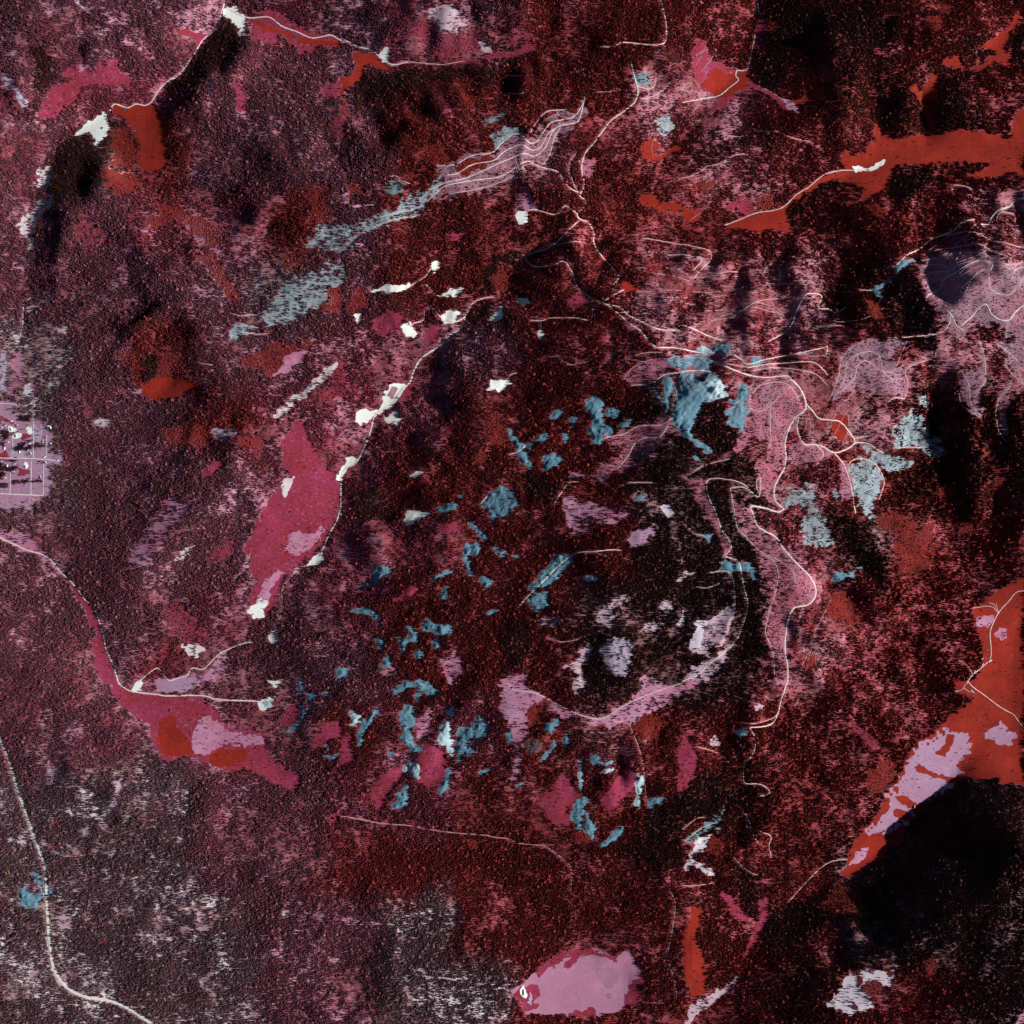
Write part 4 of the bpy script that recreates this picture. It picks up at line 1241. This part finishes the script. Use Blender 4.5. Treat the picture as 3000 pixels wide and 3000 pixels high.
def clip_patch(f, zz, j0, i0):
    """triangles of the survey grid where f > 0, cut cleanly along f = 0"""
    h, w = f.shape
    idx = np.arange(h * w).reshape(h, w)
    a, b, c, d = idx[:-1, :-1].ravel(), idx[:-1, 1:].ravel(), idx[1:, 1:].ravel(), idx[1:, :-1].ravel()
    T = np.concatenate([np.stack([a, b, c], 1), np.stack([a, c, d], 1)])
    F = f.ravel()
    s = F[T] > 0
    n = s.sum(1)
    tris = [T[n == 3]]
    P = np.stack([gx[j0:j0 + h, i0:i0 + w].ravel(), gy[j0:j0 + h, i0:i0 + w].ravel(), zz.ravel()], 1)
    E = []
    def cut(p, q):
        lo, hi = np.minimum(p, q), np.maximum(p, q)
        E.append(lo.astype(np.int64) * (h * w) + hi)
        return len(E) - 1
    plans = []
    for cnt in (1, 2):
        t, ss = T[n == cnt], s[n == cnt]
        if not len(t):
            continue
        k = np.argmax(ss if cnt == 1 else ~ss, 1)
        r = np.arange(len(t))
        p0, p1, p2 = t[r, k], t[r, (k + 1) % 3], t[r, (k + 2) % 3]
        e1, e2 = cut(p0, p1), cut(p0, p2)
        plans.append((cnt, p0, p1, p2, e1, e2))
    if E:
        lens = [len(e) for e in E]
        keys, inv = np.unique(np.concatenate(E), return_inverse=True)
        lo, hi = keys // (h * w), keys % (h * w)
        t = F[lo] / (F[lo] - F[hi])
        newP = P[lo] + (P[hi] - P[lo]) * t[:, None]
        base = len(P)
        P = np.concatenate([P, newP])
        off = np.cumsum([0] + lens)
        for cnt, p0, p1, p2, e1, e2 in plans:
            q1 = inv[off[e1]:off[e1 + 1]] + base
            q2 = inv[off[e2]:off[e2 + 1]] + base
            if cnt == 1:
                tris.append(np.stack([p0, q1, q2], 1))
            else:
                tris.append(np.stack([q1, p1, p2], 1))
                tris.append(np.stack([q1, p2, q2], 1))
    T = np.concatenate(tris)
    if not len(T):
        return None
    used, inv = np.unique(T.ravel(), return_inverse=True)
    return P[used], inv.reshape(-1, 3)

def pieces(f):
    """the separate patches of an area; crumbs too small to see are dropped"""
    ins = f > 0
    lab = np.zeros(f.shape, np.int32)
    H_, W_ = f.shape
    out, cur = [], 0
    for j0_, i0_ in zip(*np.nonzero(ins)):
        if lab[j0_, i0_]:
            continue
        cur += 1
        st = [(j0_, i0_)]
        lab[j0_, i0_] = cur
        cnt = 0
        while st:
            y_, x_ = st.pop()
            cnt += 1
            for dy, dx in ((0, 1), (0, -1), (1, 0), (-1, 0), (1, 1), (-1, -1)):
                a_, b_ = y_ + dy, x_ + dx
                if 0 <= a_ < H_ and 0 <= b_ < W_ and ins[a_, b_] and not lab[a_, b_]:
                    lab[a_, b_] = cur
                    st.append((a_, b_))
        out.append((cnt, cur))
    out.sort(reverse=True)
    return [np.where(lab == c_, f, -np.abs(f) - 1e-3) for n_, c_ in out if n_ >= max(4, .06 * out[0][0])]

# terrain under roads etc. stays the same; areas are laid on it one above another
OPENINFO = [None]
area_jobs = []
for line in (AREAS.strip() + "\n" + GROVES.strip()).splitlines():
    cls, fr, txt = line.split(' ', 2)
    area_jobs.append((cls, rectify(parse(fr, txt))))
for cls, poly in area_jobs:
    cols, tf, sf, rag, nm, cat, words, _ = CLS[cls]
    ext = np.ptp(poly, 0).min()
    x_, y_ = poly[:, 0], poly[:, 1]
    ar = abs(np.dot(x_, np.roll(y_, -1)) - np.dot(y_, np.roll(x_, -1))) / 2
    pe = np.hypot(*(poly - np.roll(poly, -1, 0)).T).sum()
    rag = min(rag, .20 * 2 * ar / pe + 3)
    lo, hi = poly.min(0) - 60, poly.max(0) + 60
    i0, i1 = max(0, int((lo[0] + HALF) / STEP)), min(NI, int((hi[0] + HALF) / STEP) + 2)
    j0, j1 = max(0, int((lo[1] + HALF) / STEP)), min(NI, int((hi[1] + HALF) / STEP) + 2)
    if i1 - i0 < 3 or j1 - j0 < 3:
        continue
    sl = (slice(j0, j1), slice(i0, i1))
    f = sdist(gx[sl], gy[sl], poly)
    f = f + rag * (1.7 * edge_a[sl] + 1.1 * edge_b[sl] + 1.2 * edge_c[sl])
    if cls.startswith(('meadow', 'pad', 'rock')):
        f = f + 4
    m = smooth(-14, 10, f)
    dens[sl] = np.clip(dens[sl] * (1 - m) + np.minimum(1, np.maximum(dens[sl], .25) * tf) * m, 0, 1)
    shrub[sl] = shrub[sl] * (1 - m) + sf * m
    if cls == 'darkwood_and_shade':
        tint[sl] = tint[sl] * (1 - m[..., None]) + np.array([.042, .012, .011]) * m[..., None]  # tint of dense dark conifers, with the shade of black slopes painted in
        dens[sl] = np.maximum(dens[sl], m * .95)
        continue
    if cls in ('brush_red', 'grove'):
        tint[sl] = tint[sl] * (1 - .6 * m[..., None]) + np.array([.22, .022, .014]) * .6 * m[..., None]
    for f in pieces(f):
      inside = f > 0
      lift = np.full(f.shape, 1.0)
      if cls in ROCKY:
          lift = lift + (6 + 9 * np.abs(rockrel[sl]) * 2) * smooth(0, 45, f)
      zz = SURF[sl] + lift
      if cls == 'pond':
          zz = np.full(f.shape, (SURF[sl][inside]).max() + .3)
      res = clip_patch(f, zz, j0, i0)
      if res is None:
          continue
      SURF[sl] = np.where(inside, zz, SURF[sl])
      ob = mesh_obj(nm, res[0], res[1], MATS[cls])
      ob['category'] = cat
      if nm in ('pond',):
          ob['kind'] = 'structure'
      area = inside.sum() * STEP * STEP
      size = 'tiny ' if area < 6e3 else 'small ' if area < 2.2e4 else '' if area < 9e4 else 'broad ' if area < 3e5 else 'huge '
      span = np.ptp(poly, 0)
      el = max(span) / max(1, min(span))
      shape = 'narrow ' if el > 2.6 else ''
      jq, iq = np.nonzero(inside)
      w_ = np.argmin((jq - jq.mean()) ** 2 + (iq - iq.mean()) ** 2)
      c = np.array([gx[sl][jq[w_], iq[w_]], gy[sl][jq[w_], iq[w_]]])
      cu, cv = photo_uv(c[0], c[1], ground_z(c[:1], c[1:])[0])
      pend(ob, size + shape + words, cu, cv)
      OPENINFO.append((cls, ob))
      OPEN[sl] = np.where(inside, len(OPENINFO) - 1, OPEN[sl])

# ------------------------------------------------------------------ the ground sheet
tri = None
idx = np.arange(NG * NG).reshape(NG, NG)
a, b, c, d = idx[:-1, :-1].ravel(), idx[:-1, 1:].ravel(), idx[1:, 1:].ravel(), idx[1:, :-1].ravel()
T = np.concatenate([np.stack([a, b, c], 1), np.stack([a, c, d], 1)])
ground = mesh_obj('ground', np.stack([GX.ravel(), GY.ravel(), H0.ravel()], 1), T, gm)
ca = ground.data.attributes.new('cover', 'FLOAT_COLOR', 'POINT')
ca.data.foreach_set('color', np.concatenate([cover.reshape(-1, 3), np.ones((NG * NG, 1))], 1).astype(np.float32).ravel())
ground['kind'] = 'structure'
ground['label'] = 'mountainous forest floor of mauve pink and red undergrowth filling the picture'
ground['category'] = 'ground'

# ------------------------------------------------------------------ roads and tracks: ribbons draped over the relief
def surf_z(x, y):
    return bil(SURF, HALF, x, y)
def curve_pts(p, step=9.0):
    n = len(p)
    if n < 3:
        k = max(2, int(np.hypot(*(p[-1] - p[0])) / step))
        return p[0] + (p[-1] - p[0]) * np.linspace(0, 1, k)[:, None]
    q = np.concatenate([[2 * p[0] - p[1]], p, [2 * p[-1] - p[-2]]])
    out = []
    for i in range(1, n):
        p0, p1, p2, p3 = q[i - 1], q[i], q[i + 1], q[i + 2]
        k = max(2, int(np.hypot(*(p2 - p1)) / step))
        t = np.linspace(0, 1, k, endpoint=False)[:, None]
        out.append(.5 * ((2 * p1) + (p2 - p0) * t + (2 * p0 - 5 * p1 + 4 * p2 - p3) * t ** 2 + (3 * p1 - p0 - 3 * p2 + p3) * t ** 3))
    out.append(p[-1:])
    return np.concatenate(out)
WORDS = {'road': 'white gravel forest road', 'track': 'thin pale dirt track', 'street': 'straight pale village street', 'highway': 'wide pale highway'}
roadmask = np.zeros((NI, NI), bool)
for k, line in enumerate(ROADS.strip().splitlines()):
    style, w, fr, txt = line.split(' ', 3)
    w = float(w) * {'highway': .95, 'road': .92, 'street': 1.3, 'track': .85}[style]
    c = curve_pts(rectify(parse(fr, txt)))
    wob = rng.normal(0, 1.0, c.shape)
    wob = (wob + np.roll(wob, 1, 0) + np.roll(wob, -1, 0)) / 3
    if style != 'highway' and len(c) > 6:
        c = c + wob * 1.5
    t = np.gradient(c, axis=0)
    t /= np.linalg.norm(t, axis=1)[:, None] + 1e-9
    nrm = np.stack([-t[:, 1], t[:, 0]], 1)
    ww = w * .5 * (1 + .18 * rng.normal(0, 1, len(c))).clip(.65, 1.4)
    rows = []
    for s_ in (-1, -.34, .34, 1):
        rows.append(c + nrm * (ww * s_)[:, None])
    zs = np.stack([surf_z(r[:, 0], r[:, 1]) for r in rows], 1)
    zr = zs * .5 + zs.max(1, keepdims=True) * .5 + 1.3 + .02 * (k % 9)
    zr = np.maximum(zr, zs + .8)
    P = np.concatenate([np.concatenate([r, zr[:, q:q + 1]], 1) for q, r in enumerate(rows)])
    n = len(c)
    fs = []
    for q in range(3):
        i = np.arange(n - 1) + q * n
        fs.append(np.stack([i, i + 1, i + 1 + n, i + n], 1))
    ob = mesh_obj({'road': 'forest_road', 'track': 'dirt_track', 'street': 'village_street', 'highway': 'highway'}[style], P, np.concatenate(fs)[:, ::-1], MATS[style])
    ob['kind'] = 'structure'
    ob['category'] = {'road': 'road', 'track': 'track', 'street': 'street', 'highway': 'highway'}[style]
    L = np.hypot(*np.diff(c, axis=0).T).sum()
    mid = c[n // 2]
    mu, mv = photo_uv(mid[0], mid[1], ground_z(mid[:1], mid[1:])[0])
    pend(ob, ('short ' if L < 350 else 'long winding ' if L > 2200 else '') + WORDS[style], mu, mv)
    clear = w * .5 + 4
    for off in np.arange(-clear, clear + .1, 4):
        q = c + nrm * off
        ii = np.clip(np.round((q[:, 0] + HALF) / STEP).astype(int), 0, NI - 1)
        jj = np.clip(np.round((q[:, 1] + HALF) / STEP).astype(int), 0, NI - 1)
        roadmask[jj, ii] = True

# ------------------------------------------------------------------ trees
def cone_tree(seed, tiers, r0, h0):
    r = random.Random(seed)
    V, F, M = [], [], []
    for s_ in range(5):
        a_ = s_ / 5 * math.tau
        V.append((.018 * math.cos(a_), .018 * math.sin(a_), -.06))
    for s_ in range(5):
        a_ = s_ / 5 * math.tau
        V.append((.012 * math.cos(a_), .012 * math.sin(a_), .3))
    for s_ in range(5):
        F.append((s_, (s_ + 1) % 5, (s_ + 1) % 5 + 5)); M.append(1)
        F.append((s_, (s_ + 1) % 5 + 5, s_ + 5)); M.append(1)
    for t in range(tiers):
        z0 = h0 + (1 - h0) * t / tiers * .92
        z1 = min(1.0, z0 + (1 - h0) / tiers * 1.7)
        rad = r0 * (1 - t / tiers) ** .8 + .015
        n = 8
        b0 = len(V)
        for s_ in range(n):
            a_ = (s_ + .5 * (t % 2)) / n * math.tau
            q = rad * (r.uniform(.65, 1.15) if s_ % 2 else r.uniform(.85, 1.25))
            V.append((q * math.cos(a_), q * math.sin(a_), z0 + r.uniform(-.03, .03)))
        V.append((0, 0, z1 if t < tiers - 1 else 1.0))
        for s_ in range(n):
            F.append((b0 + s_, b0 + (s_ + 1) % n, b0 + n)); M.append(0)
    return V, F, M

def round_tree(seed):
    r = random.Random(seed)
    V, F, M = [], [], []
    for z, rad in ((-.06, .03), (.4, .022)):
        for s_ in range(5):
            a_ = s_ / 5 * math.tau
            V.append((rad * math.cos(a_), rad * math.sin(a_), z))
    for s_ in range(5):
        F.append((s_, (s_ + 1) % 5, (s_ + 1) % 5 + 5)); M.append(1)
        F.append((s_, (s_ + 1) % 5 + 5, s_ + 5)); M.append(1)
    def lobe(cx, cy, cz, rr):
        b0 = len(V)
        n, m = 6, 3
        V.append((cx, cy, cz - rr * .8))
        for k in range(1, m + 1):
            ph = math.pi * k / (m + 1)
            for s_ in range(n):
                a_ = (s_ + .5 * (k % 2)) / n * math.tau
                q = rr * r.uniform(.8, 1.2)
                V.append((cx + q * math.sin(ph) * math.cos(a_), cy + q * math.sin(ph) * math.sin(a_), cz - q * math.cos(ph) * .9))
        V.append((cx, cy, cz + rr))
        for s_ in range(n):
            F.append((b0, b0 + 1 + (s_ + 1) % n, b0 + 1 + s_)); M.append(0)
            for k in range(m - 1):
                p0, p1 = b0 + 1 + k * n + s_, b0 + 1 + k * n + (s_ + 1) % n
                F.append((p0, p1, p1 + n)); M.append(0)
                F.append((p0, p1 + n, p0 + n)); M.append(0)
            F.append((b0 + 1 + (m - 1) * n + s_, b0 + 1 + (m - 1) * n + (s_ + 1) % n, b0 + 1 + m * n)); M.append(0)
    lobe(0, 0, .62, .3)
    for k in range(4):
        a_ = k / 4 * math.tau + r.uniform(-.4, .4)
        lobe(.22 * math.cos(a_), .22 * math.sin(a_), r.uniform(.48, .7), r.uniform(.18, .24))
    return V, F, M

protos = bpy.data.collections.new('tree_shapes')
SHAPES = [cone_tree(1, 3, .20, .12), cone_tree(2, 4, .17, .14), cone_tree(5, 3, .24, .10), round_tree(3), round_tree(4)]
for k, (Vv, Ff, Mm) in enumerate(SHAPES):
    me = bpy.data.meshes.new('tree_shape')
    me.from_pydata(Vv, [], Ff)
    me.materials.append(tm)
    me.materials.append(bark)
    me.polygons.foreach_set('material_index', np.array(Mm, np.int32))
    me.update()
    o = bpy.data.objects.new('tree_shape_%d' % k, me)
    protos.objects.link(o)

def forest_nodes():
    g = bpy.data.node_groups.new('plant_trees', 'GeometryNodeTree')
    g.interface.new_socket('Geometry', in_out='INPUT', socket_type='NodeSocketGeometry')
    g.interface.new_socket('Geometry', in_out='OUTPUT', socket_type='NodeSocketGeometry')
    N, Lk = g.nodes, g.links
    gi, go = N.new('NodeGroupInput'), N.new('NodeGroupOutput')
    ci = N.new('GeometryNodeCollectionInfo')
    ci.inputs['Collection'].default_value = protos
    ci.inputs['Separate Children'].default_value = True
    ci.inputs['Reset Children'].default_value = True
    ip = N.new('GeometryNodeInstanceOnPoints')
    ip.inputs['Pick Instance'].default_value = True
    def attr(nm, ty):
        a_ = N.new('GeometryNodeInputNamedAttribute')
        a_.data_type = ty
        a_.inputs['Name'].default_value = nm
        return [s_ for s_ in a_.outputs if s_.enabled and s_.name == 'Attribute'][0]
    Lk.new(gi.outputs[0], ip.inputs['Points'])
    Lk.new(ci.outputs[0], ip.inputs['Instance'])
    Lk.new(attr('shape', 'INT'), ip.inputs['Instance Index'])
    Lk.new(attr('turn', 'FLOAT_VECTOR'), ip.inputs['Rotation'])
    Lk.new(attr('size', 'FLOAT_VECTOR'), ip.inputs['Scale'])
    Lk.new(ip.outputs[0], go.inputs[0])
    return g
PLANT = forest_nodes()

SP = 9.0
ax = np.arange(-4780, 4780, SP)
tx, ty = np.meshgrid(ax, ax)
tx = (tx + rng.uniform(-.48, .48, tx.shape) * SP).ravel()
ty = (ty + rng.uniform(-.48, .48, ty.shape) * SP).ravel()
ii = np.clip(np.round((tx + HALF) / STEP).astype(int), 0, NI - 1)
jj = np.clip(np.round((ty + HALF) / STEP).astype(int), 0, NI - 1)
dv, sv = dens[jj, ii], shrub[jj, ii]
rd = roadmask[jj, ii]
u01 = rng.random(tx.shape)
cl = fbm(tx, ty, 30, 151, 2, .6)
is_tree = (u01 < np.clip(dv + (.8 * cl) * smooth(.02, .3, dv), 0, 1) ** 1.15) & ~rd
is_shrub = ~is_tree & (rng.random(tx.shape) < sv * .9) & ~rd
keep = is_tree | is_shrub
tx, ty, ii, jj = tx[keep], ty[keep], ii[keep], jj[keep]
shr, dv = is_shrub[keep], dv[keep]
n = len(tx)
tz = surf_z(tx, ty) - .3
stand = fbm(tx, ty, 380, 111, 3)
h = np.where(shr, rng.uniform(4, 9, n), rng.uniform(14, 25, n) * (1 + .28 * stand) * (.75 + .4 * dv))
shape = np.where(shr, rng.integers(3, 5, n), np.where(rng.random(n) < .025, rng.integers(3, 5, n), rng.integers(0, 3, n))).astype(np.int32)
wide = np.where(shr, rng.uniform(1.2, 1.7, n), rng.uniform(.85, 1.25, n))
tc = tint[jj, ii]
br = rng.uniform(.6, 1.5, n) * (1 + .35 * fbm(tx, ty, 160, 121, 3))
tc = tc * br[:, None]
bl = (shape > 2) & ~shr
tc[bl] = tc[bl] * 1.7
tc[shr] = tc[shr] * .45 + cover[I0:I1, I0:I1][jj[shr], ii[shr]] * .55
tc[:, 1] *= 1 + .25 * rng.normal(0, 1, n).clip(-1.5, 1.5)
tc[:, 2] *= 1 + .25 * rng.normal(0, 1, n).clip(-1.5, 1.5)
tc = tc.clip(.004, .8)

# ------------------------------------------------------------------ faint skid trails curling along the contours of the logged land
gzy, gzx = np.gradient(bil(Z, CH, gx, gy) + 20 * fbm(gx, gy, 420, 161, 2), STEP)
isP = np.array([[1.0 if c_[0] == 'p' else 0.0 for c_ in r_] for r_ in cells])
pw = chart(isP, Ui, Vi)
PV, PF = [], []
seeds = 0
while seeds < 560:
    x0, y0 = rng.uniform(-4400, 4400, 2)
    if bil(pw, HALF, np.array([x0]), np.array([y0]))[0] < .55:
        continue
    seeds += 1
    sg = rng.choice([-1, 1])
    L_ = rng.integers(14, 48)
    path = []
    drift = rng.normal(0, .25)
    for _q in range(L_):
        i_ = int(np.clip(round((x0 + HALF) / STEP), 0, NI - 1)); j_ = int(np.clip(round((y0 + HALF) / STEP), 0, NI - 1))
        dx, dy = -gzy[j_, i_] + drift * gzx[j_, i_], gzx[j_, i_] + drift * gzy[j_, i_]
        l_ = math.hypot(dx, dy) + 1e-6
        x0 += sg * dx / l_ * 9; y0 += sg * dy / l_ * 9
        path.append((x0, y0))
    c = np.array(path)
    t = np.gradient(c, axis=0)
    t /= np.linalg.norm(t, axis=1)[:, None] + 1e-9
    nrm = np.stack([-t[:, 1], t[:, 0]], 1)
    w2 = rng.uniform(1.5, 2.7)
    a_, b_ = c + nrm * w2, c - nrm * w2
    za, zb = surf_z(a_[:, 0], a_[:, 1]), surf_z(b_[:, 0], b_[:, 1])
    zt = np.maximum(za, zb) + 1.0
    o_ = sum(len(v_) for v_ in PV)
    PV.append(np.concatenate([np.column_stack([a_, zt]), np.column_stack([b_, zt])]))
    i_ = np.arange(len(c) - 1) + o_
    PF.append(np.stack([i_, i_ + len(c), i_ + len(c) + 1, i_ + 1], 1))
sk = mesh_obj('skid_trails', np.concatenate(PV), np.concatenate(PF), MATS['skid'])
sk['kind'] = 'stuff'
sk['label'] = 'tangle of faint pale skid trails curling over the pink logged hills'
sk['category'] = 'skid trails'

# trees standing alone on open ground are things of their own
opn = OPEN[jj, ii]
okcls = np.zeros(len(OPENINFO), bool)
for q, inf in enumerate(OPENINFO):
    if inf and (inf[0].startswith('meadow') or inf[0].startswith('field')):
        okcls[q] = True
dens_open = dens[jj, ii]
cand = np.nonzero(okcls[opn] & ~shr & (shape < 3) & (dens_open < .12) & (np.abs(tx) < 4250) & (np.abs(ty) < 4250))[0]
cand = cand[np.argsort(-h[cand])][:260]
solo = np.zeros(n, bool)
solo[cand] = True

REG = [(250, 300, 'mauve-brown conifer forest on the upper left hills'), (750, 260, 'dark red forest on slopes above the striped logged spur'),
       (1620, 180, 'black and red forest around the red meadows at upper right'), (330, 850, 'mauve forest on the hills between village and creek'),
       (880, 880, 'maroon forest among blue rocks on the middle slopes'), (1180, 1080, 'near-black forest on the shaded side of the central mountain'),
       (1450, 620, 'thin scattered trees over the pink logged slopes'), (1720, 1180, 'deep red forest on the slopes above the farm meadow'),
       (330, 1650, 'open speckled forest on pale ground at lower left'), (880, 1660, 'dense maroon forest in the bottom middle'),
       (1780, 1740, 'black shaded forest in the lower right corner')]
fu, fv = photo_uv(tx, ty, tz)
fu = (fu / 3 + 1500) / 1.5528 + 60 * vnoise(tx, ty, 300, 131)
fv = (1500 - fv / 3) / 1.5528 + 60 * vnoise(tx, ty, 300, 137)
R_ = np.argmin(np.stack([np.hypot(fu - a_, fv - b_) for a_, b_, _ in REG], 1), 1)
for q, (_, _, lab) in enumerate(REG):
    s_ = (R_ == q) & ~solo
    me = bpy.data.meshes.new('forest')
    me.vertices.add(int(s_.sum()))
    me.vertices.foreach_set('co', np.stack([tx[s_], ty[s_], tz[s_]], 1).astype(np.float32).ravel())
    k = int(s_.sum())
    me.attributes.new('shape', 'INT', 'POINT').data.foreach_set('value', shape[s_])
    rot = np.zeros((k, 3), np.float32)
    rot[:, 2] = rng.uniform(0, math.tau, k)
    me.attributes.new('turn', 'FLOAT_VECTOR', 'POINT').data.foreach_set('vector', rot.ravel())
    hw = (h * wide)[s_]
    me.attributes.new('size', 'FLOAT_VECTOR', 'POINT').data.foreach_set('vector', np.stack([hw, hw, h[s_]], 1).astype(np.float32).ravel())
    me.attributes.new('tint', 'FLOAT_COLOR', 'POINT').data.foreach_set('color', np.concatenate([tc[s_], np.ones((k, 1))], 1).astype(np.float32).ravel())
    ob = bpy.data.objects.new('forest', me)
    COL.objects.link(ob)
    md = ob.modifiers.new('plant_trees', 'NODES')
    md.node_group = PLANT
    ob['kind'] = 'stuff'
    ob['label'] = lab
    ob['category'] = 'forest'
print('trees', n, 'areas', len(OPENINFO))

solo_mats = []
for q, colr in enumerate(((.05, .016, .016), (.08, .02, .02), (.12, .025, .03))):
    m_, t_, b_ = nt_new('lone_tree_needles', .85)
    t_.links.new(ramp(t_, pos_noise(t_, 6), [(.3, lin(*[x * .7 for x in colr])), (.7, lin(*[x * 1.3 for x in colr]))]), b_.inputs['Base Color'])
    solo_mats.append(m_)
solo_parts = []
for q in range(3):
    Vv, Ff, Mm = SHAPES[q]
    pr = []
    for part, mi in (('crown', 0), ('trunk', 1)):
        me = bpy.data.meshes.new(part)
        fs = [f_ for f_, m_ in zip(Ff, Mm) if m_ == mi]
        us = sorted({i_ for f_ in fs for i_ in f_})
        mp = {o_: k_ for k_, o_ in enumerate(us)}
        me.from_pydata([Vv[i_] for i_ in us], [], [tuple(mp[i_] for i_ in f_) for f_ in fs])
        me.materials.append(solo_mats[q] if mi == 0 else bark)
        me.update()
        pr.append((part, me))
    solo_parts.append(pr)
for i_ in cand:
    e = bpy.data.objects.new('lone_tree', None)
    e.location = (tx[i_], ty[i_], tz[i_])
    e.rotation_euler = (0, 0, rng.uniform(0, math.tau))
    hw = h[i_] * wide[i_]
    e.scale = (hw, hw, h[i_])
    e.empty_display_size = .1
    COL.objects.link(e)
    for part, me in solo_parts[int(shape[i_]) % 3]:
        c_ = bpy.data.objects.new(part, me)
        COL.objects.link(c_)
        c_.parent = e
    e['category'] = 'tree'
    u_, v_ = photo_uv(tx[i_], ty[i_], tz[i_])
    pend(e, 'lone dark conifer', u_, v_, 'lone conifers on open ground')

# ------------------------------------------------------------------ houses and barns
def plain(name, c, rough=.8):
    m_, t_, b_ = nt_new(name, rough)
    t_.links.new(ramp(t_, pos_noise(t_, 3), [(.3, lin(*[x * .85 for x in c])), (.7, lin(*c))]), b_.inputs['Base Color'])
    return m_
WALL = [plain('white_wall', (.72, .70, .66)), plain('brown_wall', (.25, .17, .13))]
ROOF = [plain('white_metal_roof', (.80, .82, .80), .4), plain('teal_metal_roof', (.30, .50, .52), .4), plain('grey_roof', (.34, .36, .40))]
DOOR, GLASS = plain('door_paint', (.16, .10, .08)), plain('window_glass', (.05, .07, .09), .1)
def box(x0, x1, y0, y1, z0, z1):
    V_ = [(x, y, z) for z in (z0, z1) for y in (y0, y1) for x in (x0, x1)]
    return V_, [(0, 2, 3, 1), (4, 5, 7, 6), (0, 1, 5, 4), (2, 6, 7, 3), (0, 4, 6, 2), (1, 3, 7, 5)]
def part(name, VF, mat, parent):
    me = bpy.data.meshes.new(name)
    me.from_pydata(VF[0], [], VF[1])
    me.materials.append(mat)
    me.update()
    o = bpy.data.objects.new(name, me)
    COL.objects.link(o)
    o.parent = parent
    return o
def building(fr, x, y, L, W, Ht, rot, wall, roof, kind, words):
    p = rectify(parse(fr, '%f,%f' % (x, y)))[0]
    zz = surf_z(p[:1], p[1:])[0]
    e = bpy.data.objects.new(kind, None)
    e.location = (p[0], p[1], zz)
    e.rotation_euler = (0, 0, rot)
    COL.objects.link(e)
    l, w = L / 2, W / 2
    V_, F_ = box(-l, l, -w, w, -3, Ht)
    k = len(V_)
    V_ += [(-l, 0, Ht + W * .36), (l, 0, Ht + W * .36)]
    F_ += [(4, 6, k), (5, k + 1, 7)]
    part('wall', (V_, F_), WALL[wall], e)
    o, t, rz = .7, .35, Ht + W * .36
    s = (rz - Ht) / w
    ye, ze = w + o, Ht - s * o
    RV = [(-l - o, -ye, ze + .1), (l + o, -ye, ze + .1), (l + o, 0, rz + .1), (-l - o, 0, rz + .1), (-l - o, ye, ze + .1), (l + o, ye, ze + .1)]
    RV += [(a_, b_, c_ + t) for a_, b_, c_ in RV]
    rf = part('roof', (RV, [(0, 3, 2, 1), (3, 4, 5, 2), (6, 7, 8, 9), (9, 8, 11, 10), (0, 1, 7, 6), (4, 10, 11, 5), (0, 6, 9, 3), (3, 9, 10, 4), (1, 2, 8, 7), (2, 5, 11, 8)]), ROOF[roof], e)
    part('door', box(-.7 if kind == 'house' else -2, .7 if kind == 'house' else 2, -w - .08, -w + .02, 0, 2.2 if kind == 'house' else 3.4), DOOR, e)
    if kind == 'house':
        part('chimney', box(l * .4, l * .4 + .8, -.4, .4, Ht, rz + 1.3), WALL[1], rf)
        for sx in (-.62, .55):
            part('window', box(l * sx - .8, l * sx + .8, -w - .06, -w + .02, 1, 2.3), GLASS, e)
            part('window', box(l * sx - .8, l * sx + .8, w - .02, w + .06, 1, 2.3), GLASS, e)
    e['category'] = 'house' if kind == 'house' else 'barn'
    u_, v_ = photo_uv(p[0], p[1], zz)
    pend(e, words, u_, v_, 'buildings of the village' if fr == 'A' else 'buildings of the farm' if fr == 'B' else None)
    jc, ic = int(round((p[1] + HALF) / STEP)), int(round((p[0] + HALF) / STEP))
vill = [(250, 920, 0), (460, 750, 1), (1360, 460, 1), (1220, 910, 1), (855, 955, 0), (870, 1240, 1), (340, 330, 0), (800, 1130, 1), (1270, 1340, 0), (130, 1100, 0),
        (150, 450, 1), (330, 560, 0), (820, 600, 0), (1440, 960, 1), (1650, 1430, 0), (560, 1190, 0), (490, 430, 2), (740, 1610, 0), (380, 1760, 1), (1150, 1900, 1),
        (50, 1460, 1), (210, 1590, 0), (410, 1540, 2), (1300, 1500, 0), (170, 1930, 0), (1440, 520, 0)]
for q, (x, y, rf_) in enumerate(vill):
    building('A', x, y, 15 + (q * 5) % 7, 10 + (q * 3) % 4, 4.2, (q % 3) * .25 + (math.pi / 2 if q % 2 else 0), q % 5 == 4, rf_, 'house',
             ['white-roofed house', 'teal-roofed house', 'grey-roofed house'][rf_])
for q, (x, y, rf_, L) in enumerate([(655, 300, 0, 26), (535, 360, 0, 18), (405, 470, 2, 22), (240, 582, 2, 20), (350, 785, 2, 18), (378, 805, 1, 22), (160, 555, 0, 14), (118, 790, 1, 18), (600, 130, 2, 12), (530, 270, 0, 14)]):
    building('B', x, y, L, L * .6, 5, .5 + q * .4, q % 2, rf_, 'barn' if L > 17 else 'house', ['white-roofed farm building', 'teal-roofed farm building', 'grey-roofed farm building'][rf_])
building('22', 1310, 700, 26, 14, 6, 1.4, 1, 2, 'barn', 'dark grey hay barn')
settle_labels()
for o in bpy.data.objects:
    if o.name.startswith(('survey_camera', 'sun')) and o.type in ('CAMERA', 'LIGHT'):
        continue
